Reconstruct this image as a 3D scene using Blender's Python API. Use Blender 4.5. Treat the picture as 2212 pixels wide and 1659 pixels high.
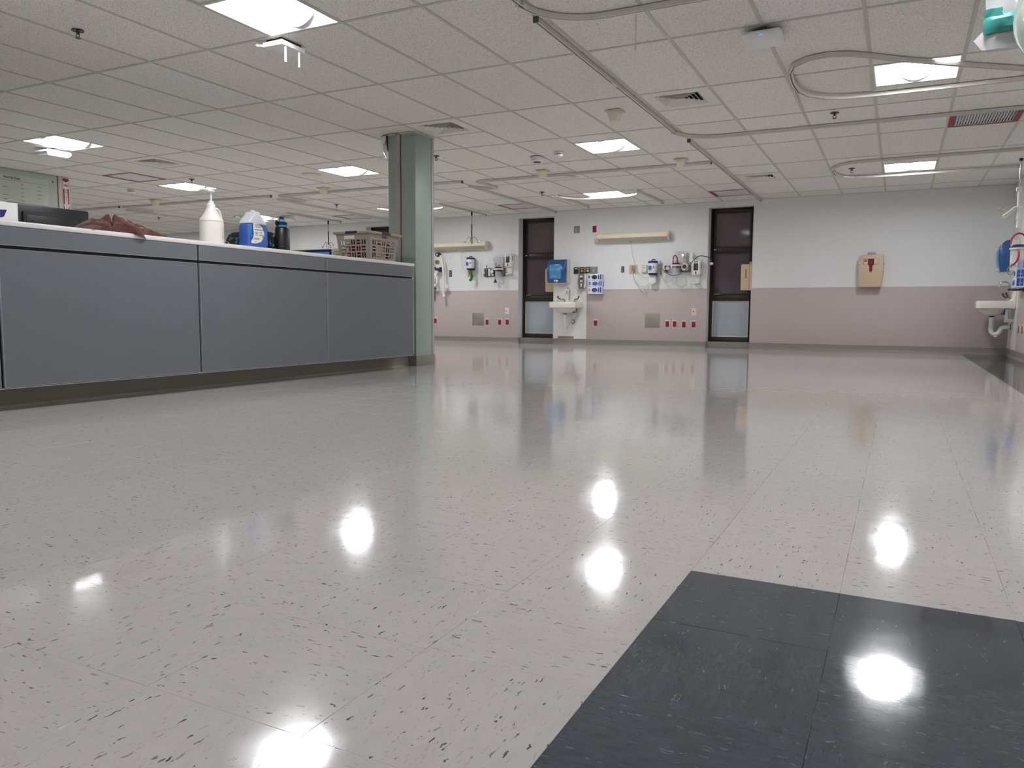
import bpy, bmesh, math, random
from mathutils import Vector, Matrix
random.seed(7)
sc = bpy.context.scene
col = sc.collection
for o in list(bpy.data.objects): bpy.data.objects.remove(o, do_unlink=True)
R_ = math.radians

# ------------------------------------------------------------------ camera
F, CX, CY = 1660.9, 1106.0, 829.5            # focal length and centre in photo pixels (2212 x 1659)
YAW, PITCH, ROLL = R_(26.631), R_(-5.263), R_(0.327)
EYE = Vector((0.0, 0.0, 0.568))
_f = Vector((-math.sin(YAW)*math.cos(PITCH), math.cos(YAW)*math.cos(PITCH), math.sin(PITCH)))
_r0 = Vector((math.cos(YAW), math.sin(YAW), 0)); _u0 = _r0.cross(_f)
_r = _r0*math.cos(ROLL) + _u0*math.sin(ROLL); _u = -_r0*math.sin(ROLL) + _u0*math.cos(ROLL)
cd = bpy.data.cameras.new('camera'); cam = bpy.data.objects.new('camera', cd); col.objects.link(cam)
cd.sensor_fit = 'HORIZONTAL'; cd.sensor_width = 36.0; cd.lens = F/2212*36.0
cd.clip_start = 0.02; cd.clip_end = 200
m = Matrix((_r, _u, -_f)).transposed().to_4x4(); m.translation = EYE
cam.matrix_world = m
sc.camera = cam

# ------------------------------------------------------------------ world (night outside), exposure
w = bpy.data.worlds.new('night'); sc.world = w; w.use_nodes = True
w.node_tree.nodes['Background'].inputs[0].default_value = (0.010, 0.009, 0.012, 1)
w.node_tree.nodes['Background'].inputs[1].default_value = 1.0
vs = sc.view_settings
vs.view_transform = 'Standard'; vs.look = 'None'; vs.gamma = 1.0; vs.use_curve_mapping = False
vs.exposure = 0.17
LAMP = 62.0                                  # radiance of the ceiling lamp lenses

# ------------------------------------------------------------------ room dimensions (metres)
H, D, XR, XL, YN = 2.442, 13.231, 1.41, -19.8, -3.2
GX, GY, TW, TD = -1.497, 12.674, 0.6096, 1.2192   # ceiling grid origin and pitch

def ray(x, y): return _r*((x-CX)/F) - _u*((y-CY)/F) + _f
def onz(x, y, z): d = ray(x, y); return EYE + d*((z-EYE.z)/d.z)
def ony(x, y, Y=D): d = ray(x, y); return EYE + d*(Y/d.y)
def onx(x, y, X): d = ray(x, y); return EYE + d*(X/d.x)
def pix(p):
    v = Vector(p)-EYE; c = v.dot(_f)
    if c < 0.05: return None
    return (CX+F*v.dot(_r)/c, CY-F*v.dot(_u)/c)

# ------------------------------------------------------------------ materials
def lin(c):
    if isinstance(c, str): c = [int(c[i:i+2], 16) for i in (0, 2, 4)]
    return tuple(((v/255)/12.92 if v/255 <= .04045 else ((v/255+.055)/1.055)**2.4) for v in c) + (1,)
class NT:
    def __init__(s, name):
        s.m = bpy.data.materials.new(name); s.m.use_nodes = True; s.t = s.m.node_tree; s.t.nodes.clear()
        s.out = s.n('ShaderNodeOutputMaterial'); s.b = s.n('ShaderNodeBsdfPrincipled'); s.l(s.b, 0, s.out, 0)
    def n(s, k, **p):
        x = s.t.nodes.new(k)
        for a, v in p.items(): setattr(x, a, v)
        return x
    def l(s, a, i, b, j): s.t.links.new(a.outputs[i], b.inputs[j])
    def math(s, op, a, b=None, c=None):
        x = s.n('ShaderNodeMath', operation=op)
        for i, v in enumerate((a, b, c)):
            if v is None: continue
            if isinstance(v, (int, float)): x.inputs[i].default_value = v
            else: s.t.links.new(v, x.inputs[i])
        return x.outputs[0]
    def mix(s, fac, a, b):
        x = s.n('ShaderNodeMix', data_type='RGBA')
        for i, v in ((0, fac), (6, a), (7, b)):
            if isinstance(v, (int, float)): x.inputs[i].default_value = v
            elif isinstance(v, tuple): x.inputs[i].default_value = v
            else: s.t.links.new(v, x.inputs[i])
        return x.outputs[2]
MATS = {}
def mat(name, c='808080', rough=.5, metal=0., vary=.04, scale=6., bump=0., bscale=300., spec=.5, trans=0., alpha=1., coat=0., emit=0., sheen=0.):
    """painted / plastic / metal surface: base colour with a faint procedural mottling and optional fine relief"""
    if name in MATS: return MATS[name]
    t = NT(name); b = t.b; c = lin(c)
    if vary > 0:
        tc = t.n('ShaderNodeTexCoord'); nz = t.n('ShaderNodeTexNoise'); nz.inputs['Scale'].default_value = scale; nz.inputs['Detail'].default_value = 3
        t.l(tc, 3, nz, 0)
        col_ = t.mix(nz.outputs[0], tuple(max(0, v*(1-vary)) for v in c[:3])+(1,), tuple(min(1, v*(1+vary)) for v in c[:3])+(1,))
        t.t.links.new(col_, b.inputs['Base Color'])
        if bump > 0:
            n2 = t.n('ShaderNodeTexNoise'); n2.inputs['Scale'].default_value = bscale; n2.inputs['Detail'].default_value = 2; t.l(tc, 3, n2, 0)
            bp = t.n('ShaderNodeBump'); bp.inputs['Strength'].default_value = bump; bp.inputs['Distance'].default_value = .002
            t.l(n2, 0, bp, 'Height'); t.l(bp, 0, b, 'Normal')
    else: b.inputs['Base Color'].default_value = c
    b.inputs['Roughness'].default_value = rough; b.inputs['Metallic'].default_value = metal
    b.inputs['Specular IOR Level'].default_value = spec
    if trans: b.inputs['Transmission Weight'].default_value = trans
    if alpha < 1: b.inputs['Alpha'].default_value = alpha
    if coat: b.inputs['Coat Weight'].default_value = coat
    if sheen: b.inputs['Sheen Weight'].default_value = sheen
    if emit:
        b.inputs['Emission Color'].default_value = c; b.inputs['Emission Strength'].default_value = emit
    MATS[name] = t.m
    return t.m

def fleck_mask(t, vec, scale, thr):
    v = t.n('ShaderNodeTexVoronoi'); v.inputs['Scale'].default_value = scale; v.inputs['Randomness'].default_value = 1.0
    t.t.links.new(vec, v.inputs['Vector'])
    sp = t.n('ShaderNodeSeparateColor'); t.l(v, 'Color', sp, 0)
    size = t.math('MULTIPLY', t.math('POWER', sp.outputs[0], 2.2), thr)
    return t.math('LESS_THAN', v.outputs['Distance'], size), sp
def floor_mat(name, base, fleck, fleck2, big, mottle, mscale=26, k1=.8, k2=.45):
    t = NT(name); b = t.b
    g = t.n('ShaderNodeNewGeometry'); sx = t.n('ShaderNodeSeparateXYZ'); t.l(g, 'Position', sx, 0)
    TS = 0.3048
    ix = t.math('FLOOR', t.math('DIVIDE', t.math('ADD', sx.outputs[0], .388+TS*200), TS))
    iy = t.math('FLOOR', t.math('DIVIDE', t.math('ADD', sx.outputs[1], -1.670+TS*200), TS))
    par = t.math('MODULO', t.math('ADD', ix, iy), 2.0)
    def coords(a, bb):
        u = t.math('ADD', t.math('MULTIPLY', sx.outputs[0], a), t.math('MULTIPLY', ix, 3.37))
        v = t.math('ADD', t.math('MULTIPLY', sx.outputs[1], bb), t.math('MULTIPLY', iy, 5.11))
        c = t.n('ShaderNodeCombineXYZ'); t.t.links.new(u, c.inputs[0]); t.t.links.new(v, c.inputs[1]); return c.outputs[0]
    wrp = t.n('ShaderNodeTexNoise'); wrp.inputs['Scale'].default_value = 70; wrp.inputs['Detail'].default_value = 2; t.l(g, 'Position', wrp, 0)
    def warp(v, a):
        s = t.n('ShaderNodeVectorMath', operation='MULTIPLY_ADD'); t.t.links.new(wrp.outputs[1], s.inputs[0]); s.inputs[1].default_value = (a, a, 0); t.t.links.new(v, s.inputs[2]); return s.outputs[0]
    ca = warp(coords(1, .30), .012); cb = warp(coords(.30, 1), .012)
    sel = t.n('ShaderNodeMix', data_type='VECTOR'); t.t.links.new(par, sel.inputs[0]); t.t.links.new(ca, sel.inputs[4]); t.t.links.new(cb, sel.inputs[5]); vec = sel.outputs[1]
    m1, s1 = fleck_mask(t, vec, big, .30)
    m2, s2 = fleck_mask(t, vec, big*1.7, .40)
    mo = t.n('ShaderNodeTexNoise'); mo.inputs['Scale'].default_value = mscale; mo.inputs['Detail'].default_value = 4; t.t.links.new(vec, mo.inputs[0])
    c0 = t.mix(mo.outputs[0], tuple(v*(1-mottle) for v in lin(base)[:3])+(1,), tuple(v*(1+mottle) for v in lin(base)[:3])+(1,))
    c1 = t.mix(t.math('MULTIPLY', m2, k2), c0, lin(fleck2))
    c2 = t.mix(t.math('MULTIPLY', m1, t.math('MULTIPLY_ADD', s1.outputs[1], .6*k1, .4*k1)), c1, lin(fleck))
    t.t.links.new(c2, b.inputs['Base Color'])
    # waxed surface: gentle orange-peel over each tile
    n1 = t.n('ShaderNodeTexNoise'); n1.inputs['Scale'].default_value = 5.0; n1.inputs['Detail'].default_value = 2; t.l(g, 'Position', n1, 0)
    n2 = t.n('ShaderNodeTexNoise'); n2.inputs['Scale'].default_value = 160; n2.inputs['Detail'].default_value = 2; t.t.links.new(vec, n2.inputs[0])
    hh = t.math('ADD', t.math('MULTIPLY', n1.outputs[0], .0008), t.math('MULTIPLY', n2.outputs[0], .000006))
    bp = t.n('ShaderNodeBump'); bp.inputs['Strength'].default_value = 1.0; bp.inputs['Distance'].default_value = 1.0; t.t.links.new(hh, bp.inputs['Height']); t.l(bp, 0, b, 'Normal')
    b.inputs['Roughness'].default_value = .085; b.inputs['Specular IOR Level'].default_value = .8
    return t.m
M_FLOOR = floor_mat('waxed_vinyl_light', 'C0BCB7', '36322f', '8f857e', 145, .08, 40, .95, .35)
M_FDARK = floor_mat('waxed_vinyl_dark', '3f454d', '767c83', '2e343b', 150, .42, 90, .6, .7)

def ceil_mat():
    t = NT('fissured_ceiling_tile'); b = t.b
    g = t.n('ShaderNodeNewGeometry'); oi = t.n('ShaderNodeObjectInfo')
    mp = t.n('ShaderNodeMapping'); t.l(g, 'Position', mp, 0); mp.inputs['Scale'].default_value = (1, 1.7, 1)
    nz = t.n('ShaderNodeTexNoise'); nz.inputs['Scale'].default_value = 125; nz.inputs['Detail'].default_value = 2.5; nz.inputs['Distortion'].default_value = .6; t.l(mp, 0, nz, 0)
    pit = t.n('ShaderNodeMapRange'); pit.inputs[1].default_value = .33; pit.inputs[2].default_value = .45; t.l(nz, 0, pit, 0)
    big = t.n('ShaderNodeTexNoise'); big.inputs['Scale'].default_value = 2.2; t.l(g, 'Position', big, 0)
    tone = t.mix(oi.outputs['Random'], lin('F1EDE6'), lin('F5F3F0'))
    c1 = t.mix(pit.outputs[0], lin('a39b92'), tone)
    t.t.links.new(c1, b.inputs['Base Color'])
    bp = t.n('ShaderNodeBump'); bp.inputs['Strength'].default_value = .5; bp.inputs['Distance'].default_value = .003; t.l(pit, 0, bp, 'Height'); t.l(bp, 0, b, 'Normal')
    b.inputs['Roughness'].default_value = .95; b.inputs['Specular IOR Level'].default_value = .1
    return t.m
M_CEIL = ceil_mat()
M_GRID = mat('grid_bar_paint', 'C6C5BA', .55)
M_WALL = mat('wall_paint', 'E4E5E5', .55, vary=.02, bump=.08, bscale=160)
M_WAIN = mat('wainscot_vinyl', 'BDB1AE', .6, vary=.03, bump=.25, bscale=220)
M_BASE = mat('cove_base_rubber', '87817b', .45, vary=.05)
M_TRIMW = mat('cap_trim', 'cfc8c2', .5)
M_DARKV = mat('plenum_dark', '141414', .9)
M_WHITE = mat('white_plastic', 'E6E4E2', .35)
M_WHITE2 = mat('white_enamel', 'EDECEA', .3)
M_CREAM = mat('cream_plastic', 'DDD4BE', .4)
M_TAN = mat('tan_plastic', 'CDB597', .4)
M_BLACK = mat('black_plastic', '17171a', .4)
M_GREYD = mat('dark_grey_plastic', '4a4a4c', .45)
M_GREY = mat('grey_metal_plate', '8f8b84', .4, metal=.5)
M_STEEL = mat('chrome', 'c9c9c9', .15, metal=1.0)
M_RED = mat('red_outlet_plastic', '8e1220', .4)
M_NAVY = mat('navy_plastic', '1b2360', .4)
M_BLUE = mat('blue_translucent_plastic', '1d4f86', .18, coat=.4)
M_LBLUE = mat('light_blue_plastic', '4c8cc0', .2, coat=.3)
M_PORC = mat('porcelain', 'E9E4DA', .12, vary=.01)
M_CLEAR = mat('clear_plastic', 'dfe4e6', .12, alpha=.35, vary=0)
M_GREEN = mat('green_plastic', '136b2b', .4)
M_TRACK = mat('curtain_track_metal', 'd6d3cb', .35, metal=.25, vary=.06)
M_PAPER = mat('paper_white', 'e8e6e0', .8)

# ------------------------------------------------------------------ mesh building
class MB:
    def __init__(s): s.v = []; s.f = []
    def add(s, vs, fs):
        o = len(s.v); s.v += [tuple(p) for p in vs]; s.f += [tuple(i+o for i in q) for q in fs]; return s
    def box(s, x0, x1, y0, y1, z0, z1):
        return s.add([(x0,y0,z0),(x1,y0,z0),(x1,y1,z0),(x0,y1,z0),(x0,y0,z1),(x1,y0,z1),(x1,y1,z1),(x0,y1,z1)],
                     [(0,3,2,1),(4,5,6,7),(0,1,5,4),(1,2,6,5),(2,3,7,6),(3,0,4,7)])
    def cbox(s, c, sx, sy, sz): return s.box(c[0]-sx/2, c[0]+sx/2, c[1]-sy/2, c[1]+sy/2, c[2]-sz/2, c[2]+sz/2)
    def hull8(s, lo, hi, z0, z1):                        # frustum: lo/hi = (x0,x1,y0,y1) at z0/z1
        return s.add([(lo[0],lo[2],z0),(lo[1],lo[2],z0),(lo[1],lo[3],z0),(lo[0],lo[3],z0),(hi[0],hi[2],z1),(hi[1],hi[2],z1),(hi[1],hi[3],z1),(hi[0],hi[3],z1)],
                     [(0,3,2,1),(4,5,6,7),(0,1,5,4),(1,2,6,5),(2,3,7,6),(3,0,4,7)])
    def tube(s, pts, r, n=8, cap=True, flat=1.0):
        pts = [Vector(p) for p in pts]; rs = r if isinstance(r, (list, tuple)) else [r]*len(pts)
        T = [(pts[min(i+1, len(pts)-1)]-pts[max(i-1, 0)]).normalized() for i in range(len(pts))]
        a = Vector((0, 0, 1)) if abs(T[0].z) < .9 else Vector((1, 0, 0))
        u = T[0].cross(a).normalized(); vs = []; fs = []
        for i, p in enumerate(pts):
            u = (u - T[i]*u.dot(T[i])).normalized(); w_ = T[i].cross(u)
            for k in range(n):
                A = 2*math.pi*k/n; vs.append(p + u*(math.cos(A)*rs[i]) + w_*(math.sin(A)*rs[i]*flat))
        for i in range(len(pts)-1):
            for k in range(n):
                fs.append((i*n+k, i*n+(k+1)%n, (i+1)*n+(k+1)%n, (i+1)*n+k))
        if cap: fs.append(tuple(range(n))[::-1]); fs.append(tuple((len(pts)-1)*n+k for k in range(n)))
        return s.add(vs, fs)
    def rod(s, a, b, r, n=10, r2=None): return s.tube([a, b], [r, r if r2 is None else r2], n)
    def lathe(s, prof, n=20, c=(0, 0, 0), axis='z', sx=1., sy=1., a0=0., a1=2*math.pi):
        full = abs(a1-a0-2*math.pi) < 1e-6; cnt = n if full else n+1; vs = []; fs = []
        for (r, z) in prof:
            for k in range(cnt):
                A = a0+(a1-a0)*k/n; x, y = r*math.cos(A)*sx, r*math.sin(A)*sy
                p = (x, y, z) if axis == 'z' else ((x, -z, y) if axis == 'y' else (z, x, y))
                vs.append((p[0]+c[0], p[1]+c[1], p[2]+c[2]))
        for i in range(len(prof)-1):
            for k in range(n if full else n):
                k2 = (k+1) % cnt if full else k+1
                fs.append((i*cnt+k, i*cnt+k2, (i+1)*cnt+k2, (i+1)*cnt+k))
        if full:
            if prof[0][0] > 1e-5: fs.append(tuple(range(cnt))[::-1])
            if prof[-1][0] > 1e-5: fs.append(tuple((len(prof)-1)*cnt+k for k in range(cnt)))
        return s.add(vs, fs)
    def ell(s, c, rx, ry, rz, n=16, m=10, z0=-1., z1=1.):
        prof = []
        for i in range(m+1):
            A = math.asin(z0)+(math.asin(z1)-math.asin(z0))*i/m; prof.append((max(math.cos(A), 0.0), math.sin(A)))
        vs = []; fs = []
        for (r, z) in prof:
            for k in range(n):
                A = 2*math.pi*k/n; vs.append((c[0]+rx*r*math.cos(A), c[1]+ry*r*math.sin(A), c[2]+rz*z))
        for i in range(m):
            for k in range(n): fs.append((i*n+k, i*n+(k+1) % n, (i+1)*n+(k+1) % n, (i+1)*n+k))
        fs.append(tuple(range(n))[::-1]); fs.append(tuple(m*n+k for k in range(n)))
        return s.add(vs, fs)
    def extr(s, poly, a0, a1, ax='y'):                   # poly in the two other axes, extruded along ax
        def P(p, a): return {'y': (p[0], a, p[1]), 'x': (a, p[0], p[1]), 'z': (p[0], p[1], a)}[ax]
        n = len(poly)
        return s.add([P(p, a0) for p in poly]+[P(p, a1) for p in poly],
                     [tuple(range(n))[::-1], tuple(range(n, 2*n))]+[(i, (i+1) % n, n+(i+1) % n, n+i) for i in range(n)])
    def mesh(s, name, bevel=0., seg=2, smooth=True, ang=38):
        me = bpy.data.meshes.new(name); bm = bmesh.new()
        vs = [bm.verts.new(p) for p in s.v]
        for q in s.f:
            if len(set(q)) >= 3:
                try: bm.faces.new([vs[i] for i in q])
                except ValueError: pass
        bmesh.ops.remove_doubles(bm, verts=bm.verts, dist=1e-6)
        bmesh.ops.recalc_face_normals(bm, faces=bm.faces)
        if bevel > 0:
            es = [e for e in bm.edges if len(e.link_faces) == 2 and e.calc_face_angle(0) > .5]
            bmesh.ops.bevel(bm, geom=es, offset=bevel, segments=seg, profile=.5, affect='EDGES', clamp_overlap=True)
        bm.to_mesh(me); bm.free()
        if smooth:
            me.polygons.foreach_set('use_smooth', [True]*len(me.polygons))
            me.set_sharp_from_angle(angle=R_(ang))
        return me
    def build(s, name, mt, parent=None, loc=(0, 0, 0), rot=(0, 0, 0), **k):
        o = bpy.data.objects.new(name, s.mesh(name, **k)); col.objects.link(o)
        if mt: o.data.materials.append(mt)
        o.parent = parent; o.location = loc; o.rotation_euler = rot
        return o
def tag(o, label=None, cat=None, group=None, kind=None):
    if label: o['label'] = label
    if cat: o['category'] = cat
    if group: o['group'] = group
    if kind: o['kind'] = kind
    return o
def thing(name, label, cat, loc=(0, 0, 0), rz=0., group=None):
    o = bpy.data.objects.new(name, None); col.objects.link(o); o.empty_display_size = .05
    o.location = loc; o.rotation_euler = (0, 0, rz)
    return tag(o, label, cat, group)
def copy_tree(o, parent=None, label=None):
    c = o.copy(); col.objects.link(c); c.parent = parent
    if label: c['label'] = label
    for ch in [x for x in bpy.data.objects if x.parent == o]: copy_tree(ch, c)
    return c
def struct(name, mb, mt, parent=None, **k): return tag(mb.build(name, mt, parent, **k), kind='structure')
def text_obj(s, size, mt, parent, loc, rot, name='lettering', align='CENTER', depth=.0006, sx=1., bold=0.):
    cu = bpy.data.curves.new('t', 'FONT'); cu.body = s; cu.size = size; cu.align_x = align; cu.align_y = 'CENTER'; cu.extrude = depth; cu.offset = bold; cu.resolution_u = 3
    to = bpy.data.objects.new('t', cu); col.objects.link(to)
    me = bpy.data.meshes.new_from_object(to.evaluated_get(bpy.context.evaluated_depsgraph_get()))
    bpy.data.objects.remove(to); bpy.data.curves.remove(cu)
    me.name = name; o = bpy.data.objects.new(name, me); col.objects.link(o); me.materials.clear(); me.materials.append(mt)
    o.parent = parent; o.location = loc; o.rotation_euler = rot; o.scale = (sx, 1, 1)
    return o
def bez(p, n=14):                                         # smooth curve through control points
    p = [Vector(q) for q in p]; out = []
    for i in range(len(p)-1):
        a, b, c, d = p[max(i-1, 0)], p[i], p[i+1], p[min(i+2, len(p)-1)]
        for k in range(n):
            t = k/n; out.append(.5*((2*b)+(c-a)*t+(2*a-5*b+4*c-d)*t*t+(3*b-a-3*c+d)*t**3))
    return out+[p[-1]]

# ------------------------------------------------------------------ walls
WIN = [-13.645, -10.075, -6.505, -2.940]; WW = .722      # window openings: left edges, width
WZ0, WZ1, WDEP = .095, 2.352, .20
edges = [XL]+[e for x in WIN for e in (x, x+WW)]+[XR]
wb = MB()
for i in range(0, len(edges), 2): wb.box(edges[i], edges[i+1], D, D+.26, 0, H+.3)
for x in WIN: wb.box(x, x+WW, D, D+.26, WZ1, H+.3); wb.box(x, x+WW, D+.05, D+.26, 0, WZ0)
wall_back = struct('wall_back', wb, M_WALL)
struct('wall_right', MB().box(XR, XR+.2, YN, D+.26, 0, H+.3), M_WALL)
wall_right = bpy.data.objects['wall_right']
struct('wall_left', MB().box(XL-.2, XL, YN, D+.26, 0, H+.3), M_WALL)
struct('wall_near', MB().box(XL-.2, XR+.2, YN-.2, YN, 0, H+.3), M_WALL)
# wainscot panels between the windows and the cap strip above them, one piece per wall bay
SINKX = (-5.783, -5.119)                                  # bare white strip behind the sink
segs = []
for i in range(0, len(edges), 2):
    a, b = edges[i], edges[i+1]
    if abs(a-(WIN[2]+WW)) < .01: a = SINKX[1]
    segs.append((a, b))
for a, b in segs:
    MB().box(a+.002, b-.002, D-.005, D, .10, .995).build('wainscot_panel', M_WAIN, wall_back, bevel=.001)
    MB().box(a+.002, b-.002, D-.009, D, .995, 1.008).build('wainscot_cap', M_TRIMW, wall_back, bevel=.002)
MB().box(SINKX[0]+.006, SINKX[1]-.004, D-.004, D, .10, 1.0).build('splash_panel', M_WHITE, wall_back)
MB().box(SINKX[0]+.10, SINKX[0]+.42, D-.0055, D-.004, .108, .150).build('peeled_paint_patch', mat('peeled_plaster', '8d8474', .9, vary=.35, scale=25), wall_back)
MB().box(XR-.005, XR, YN, 12.25, .10, .995).build('wainscot_panel', M_WAIN, wall_right)
MB().box(XR-.005, XR, 13.12, D-.01, .10, .995).build('wainscot_panel', M_WAIN, wall_right)
MB().box(XR-.009, XR, YN, 12.25, .995, 1.008).build('wainscot_cap', M_TRIMW, wall_right)
MB().box(XR-.004, XR, 12.255, 13.115, .10, 1.12).build('splash_panel', M_WHITE, wall_right)
def cove(a, b, along):                                    # rubber cove base with a curved toe
    prof = [(0, .105), (.004, .105), (.006, .03), (.010, .012), (.022, .0015), (.022, 0), (0, 0)]
    mb = MB()
    if along == 'x': mb.extr([(D-p, z) for p, z in prof], a, b, 'x')
    else: mb.extr([(XR-p, z) for p, z in prof], a, b, 'y')
    return mb
struct('baseboard_back', MB(), M_BASE)
bb = bpy.data.objects['baseboard_back']
bmb = MB()
for i in range(0, len(edges), 2):
    c = cove(edges[i], edges[i+1], 'x'); bmb.add(c.v, c.f)
for x in WIN:                                             # the base turns into each window niche
    bmb.box(x, x+.006, D, D+.05, 0, .105); bmb.box(x+WW-.006, x+WW, D, D+.05, 0, .105); bmb.box(x, x+WW, D+.04, D+.05, 0, .105)
bb.data = bmb.mesh('baseboard_back'); bb.data.materials.append(M_BASE)
struct('baseboard_right', cove(YN, D-.02, 'y'), M_BASE)

# ------------------------------------------------------------------ windows: dark bronze frames, night glass above, spandrel pane below
M_BRONZE = mat('dark_bronze_aluminium', '2b221c', .35, metal=.3)
def glass_mat():
    t = NT('night_window_glass'); b = t.b
    tc = t.n('ShaderNodeTexCoord'); wv = t.n('ShaderNodeTexWave', wave_type='BANDS', bands_direction='Z'); wv.inputs['Scale'].default_value = 26; wv.inputs['Distortion'].default_value = .6; t.l(tc, 3, wv, 0)
    t.t.links.new(t.mix(wv.outputs[0], lin('4a3c44'), lin('594a52')), b.inputs['Base Color'])
    b.inputs['Roughness'].default_value = .06; b.inputs['Specular IOR Level'].default_value = .8
    return t.m
M_GLASS = glass_mat()
M_SPAN = mat('spandrel_glass', 'a9b0b8', .25)
for i, x in enumerate(WIN):
    f = struct('window_%d' % (i+1), MB(), M_BRONZE); f.location = (x, D+WDEP, 0)
    mb = MB(); W_ = WW
    mb.box(0, .055, -.03, .05, WZ0, WZ1); mb.box(W_-.055, W_, -.03, .05, WZ0, WZ1)
    mb.box(.055, W_-.055, -.03, .05, WZ1-.06, WZ1); mb.box(.055, W_-.055, -.03, .05, WZ0, .185)
    f.data = mb.mesh('window_frame', bevel=.003); f.data.materials.append(M_BRONZE)
    MB().box(.055, W_-.055, -.035, .05, .795, .895).build('sill_bar', M_BRONZE, f, bevel=.003)
    MB().box(.055, W_-.055, -.035, .05, 1.612, 1.690).build('transom_bar', M_BRONZE, f, bevel=.003)
    for z0, z1, nm in ((.895, 1.612, 'lower_sash'), (1.690, WZ1-.06, 'upper_sash')):
        s = MB().box(.055, .085, -.02, .03, z0, z1).box(W_-.085, W_-.055, -.02, .03, z0, z1).box(.085, W_-.085, -.02, .03, z0, z0+.025).box(.085, W_-.085, -.02, .03, z1-.025, z1).build(nm, M_BRONZE, f)
        MB().box(.085, W_-.085, 0, .008, z0+.025, z1-.025).build('pane', M_GLASS, s)
    sp = MB().box(.055, W_-.055, -.012, .0, .185, .795).build('spandrel_panel', M_SPAN, f)
    MB().box(.055, .070, -.016, -.012, .185, .795).box(W_-.07, W_-.055, -.016, -.012, .185, .795).box(.07, W_-.07, -.016, -.012, .185, .2).box(.07, W_-.07, -.016, -.012, .78, .795).build('glazing_bead', M_TRIMW, sp)
    MB().box(.09, .19, -.055, -.035, .905, .918).rod((.10, -.05, .9), (.10, -.03, .9), .006).build('latch_handle', M_GREY, f, bevel=.002)
    MB().box(.065, .10, -.05, -.03, 1.655, 1.668).build('catch', M_WHITE, f)
    MB().box(.0, W_, -.15, -.03, .085, .095).build('sill_ledge', M_GREY, f)
    for s_ in (0, 1):
        xx = 0 if s_ == 0 else W_
        MB().box(xx-.012 if s_ == 0 else xx, xx if s_ == 0 else xx+.012, -WDEP-.004, -WDEP, .105, WZ1).build('corner_guard', M_TRIMW, f)

# ------------------------------------------------------------------ floor of 12 inch waxed tiles
TS, FX, FY = .3048, -.388, 1.670
floor_ = struct('floor', MB().box(XL-.2, XR+.2, YN-.2, D+.26, -.05, -.004), mat('tile_mastic', '98928a', .8))
def is_dark(ix, iy): return ix >= 4 or (ix >= 0 and iy < 0)
def area(pts):
    q = [pix(p) for p in pts]
    if any(a is None for a in q): return 0.
    if not any(-60 < a[0] < 2272 and -60 < a[1] < 1719 for a in q): return 0.
    return abs(sum(q[i][0]*q[(i+1) % len(q)][1]-q[(i+1) % len(q)][0]*q[i][1] for i in range(len(q))))/2
cand = []
ix0, ix1 = int((XL-FX)//TS), int((XR-FX)//TS); iy0, iy1 = int((YN-FY)//TS), int((D-FY)//TS)
for ix in range(ix0, ix1+1):
    for iy in range(iy0, iy1+1):
        x0, x1 = max(FX+ix*TS, XL), min(FX+(ix+1)*TS, XR); y0, y1 = max(FY+iy*TS, YN), min(FY+(iy+1)*TS, D)
        if x1-x0 < .01 or y1-y0 < .01: continue
        full = (x1-x0 > TS-.001 and y1-y0 > TS-.001)
        a = area([(x0, y0, 0), (x1, y0, 0), (x1, y1, 0), (x0, y1, 0)]) if full else 0
        if x1 < -4.7 and y1 < 6.6 and x0 > -5: a = 0
        cand.append((a, ix, iy, x0, x1, y0, y1))
cand.sort(key=lambda c: -c[0])
g = .00012
tmesh = [MB().box(-TS/2+g, TS/2-g, -TS/2+g, TS/2-g, -.004, 0).mesh('floor_tile', bevel=.0004, seg=1) for _ in range(2)]
tmesh[0].materials.append(M_FLOOR); tmesh[1].materials.append(M_FDARK)
rest = [MB(), MB()]
rnd = random.Random(3)
for n_, (a, ix, iy, x0, x1, y0, y1) in enumerate(cand):
    tx, ty, dz = rnd.gauss(0, .0009), rnd.gauss(0, .0009), 0
    if n_ < 300 and a > 0:
        o = bpy.data.objects.new('floor_tile', tmesh[1 if is_dark(ix, iy) else 0]); col.objects.link(o); o.parent = floor_
        o.location = ((x0+x1)/2, (y0+y1)/2, 0); o.rotation_euler = (tx, ty, 0)
    else:
        mb = rest[1 if is_dark(ix, iy) else 0]; cxx, cyy = (x0+x1)/2, (y0+y1)/2
        zz = lambda X, Y: (Y-cyy)*tx-(X-cxx)*ty
        P = [(x0+g, y0+g), (x1-g, y0+g), (x1-g, y1-g), (x0+g, y1-g)]
        mb.add([(X, Y, zz(X, Y)) for X, Y in P]+[(X, Y, -.004) for X, Y in P], [(0, 1, 2, 3), (0, 4, 5, 1), (1, 5, 6, 2), (2, 6, 7, 3), (3, 7, 4, 0)])
tag(rest[0].build('distant_floor_tiles', M_FLOOR, floor_, smooth=False), kind='stuff')
tag(rest[1].build('distant_dark_floor_tiles', M_FDARK, floor_, smooth=False), kind='stuff')
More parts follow.
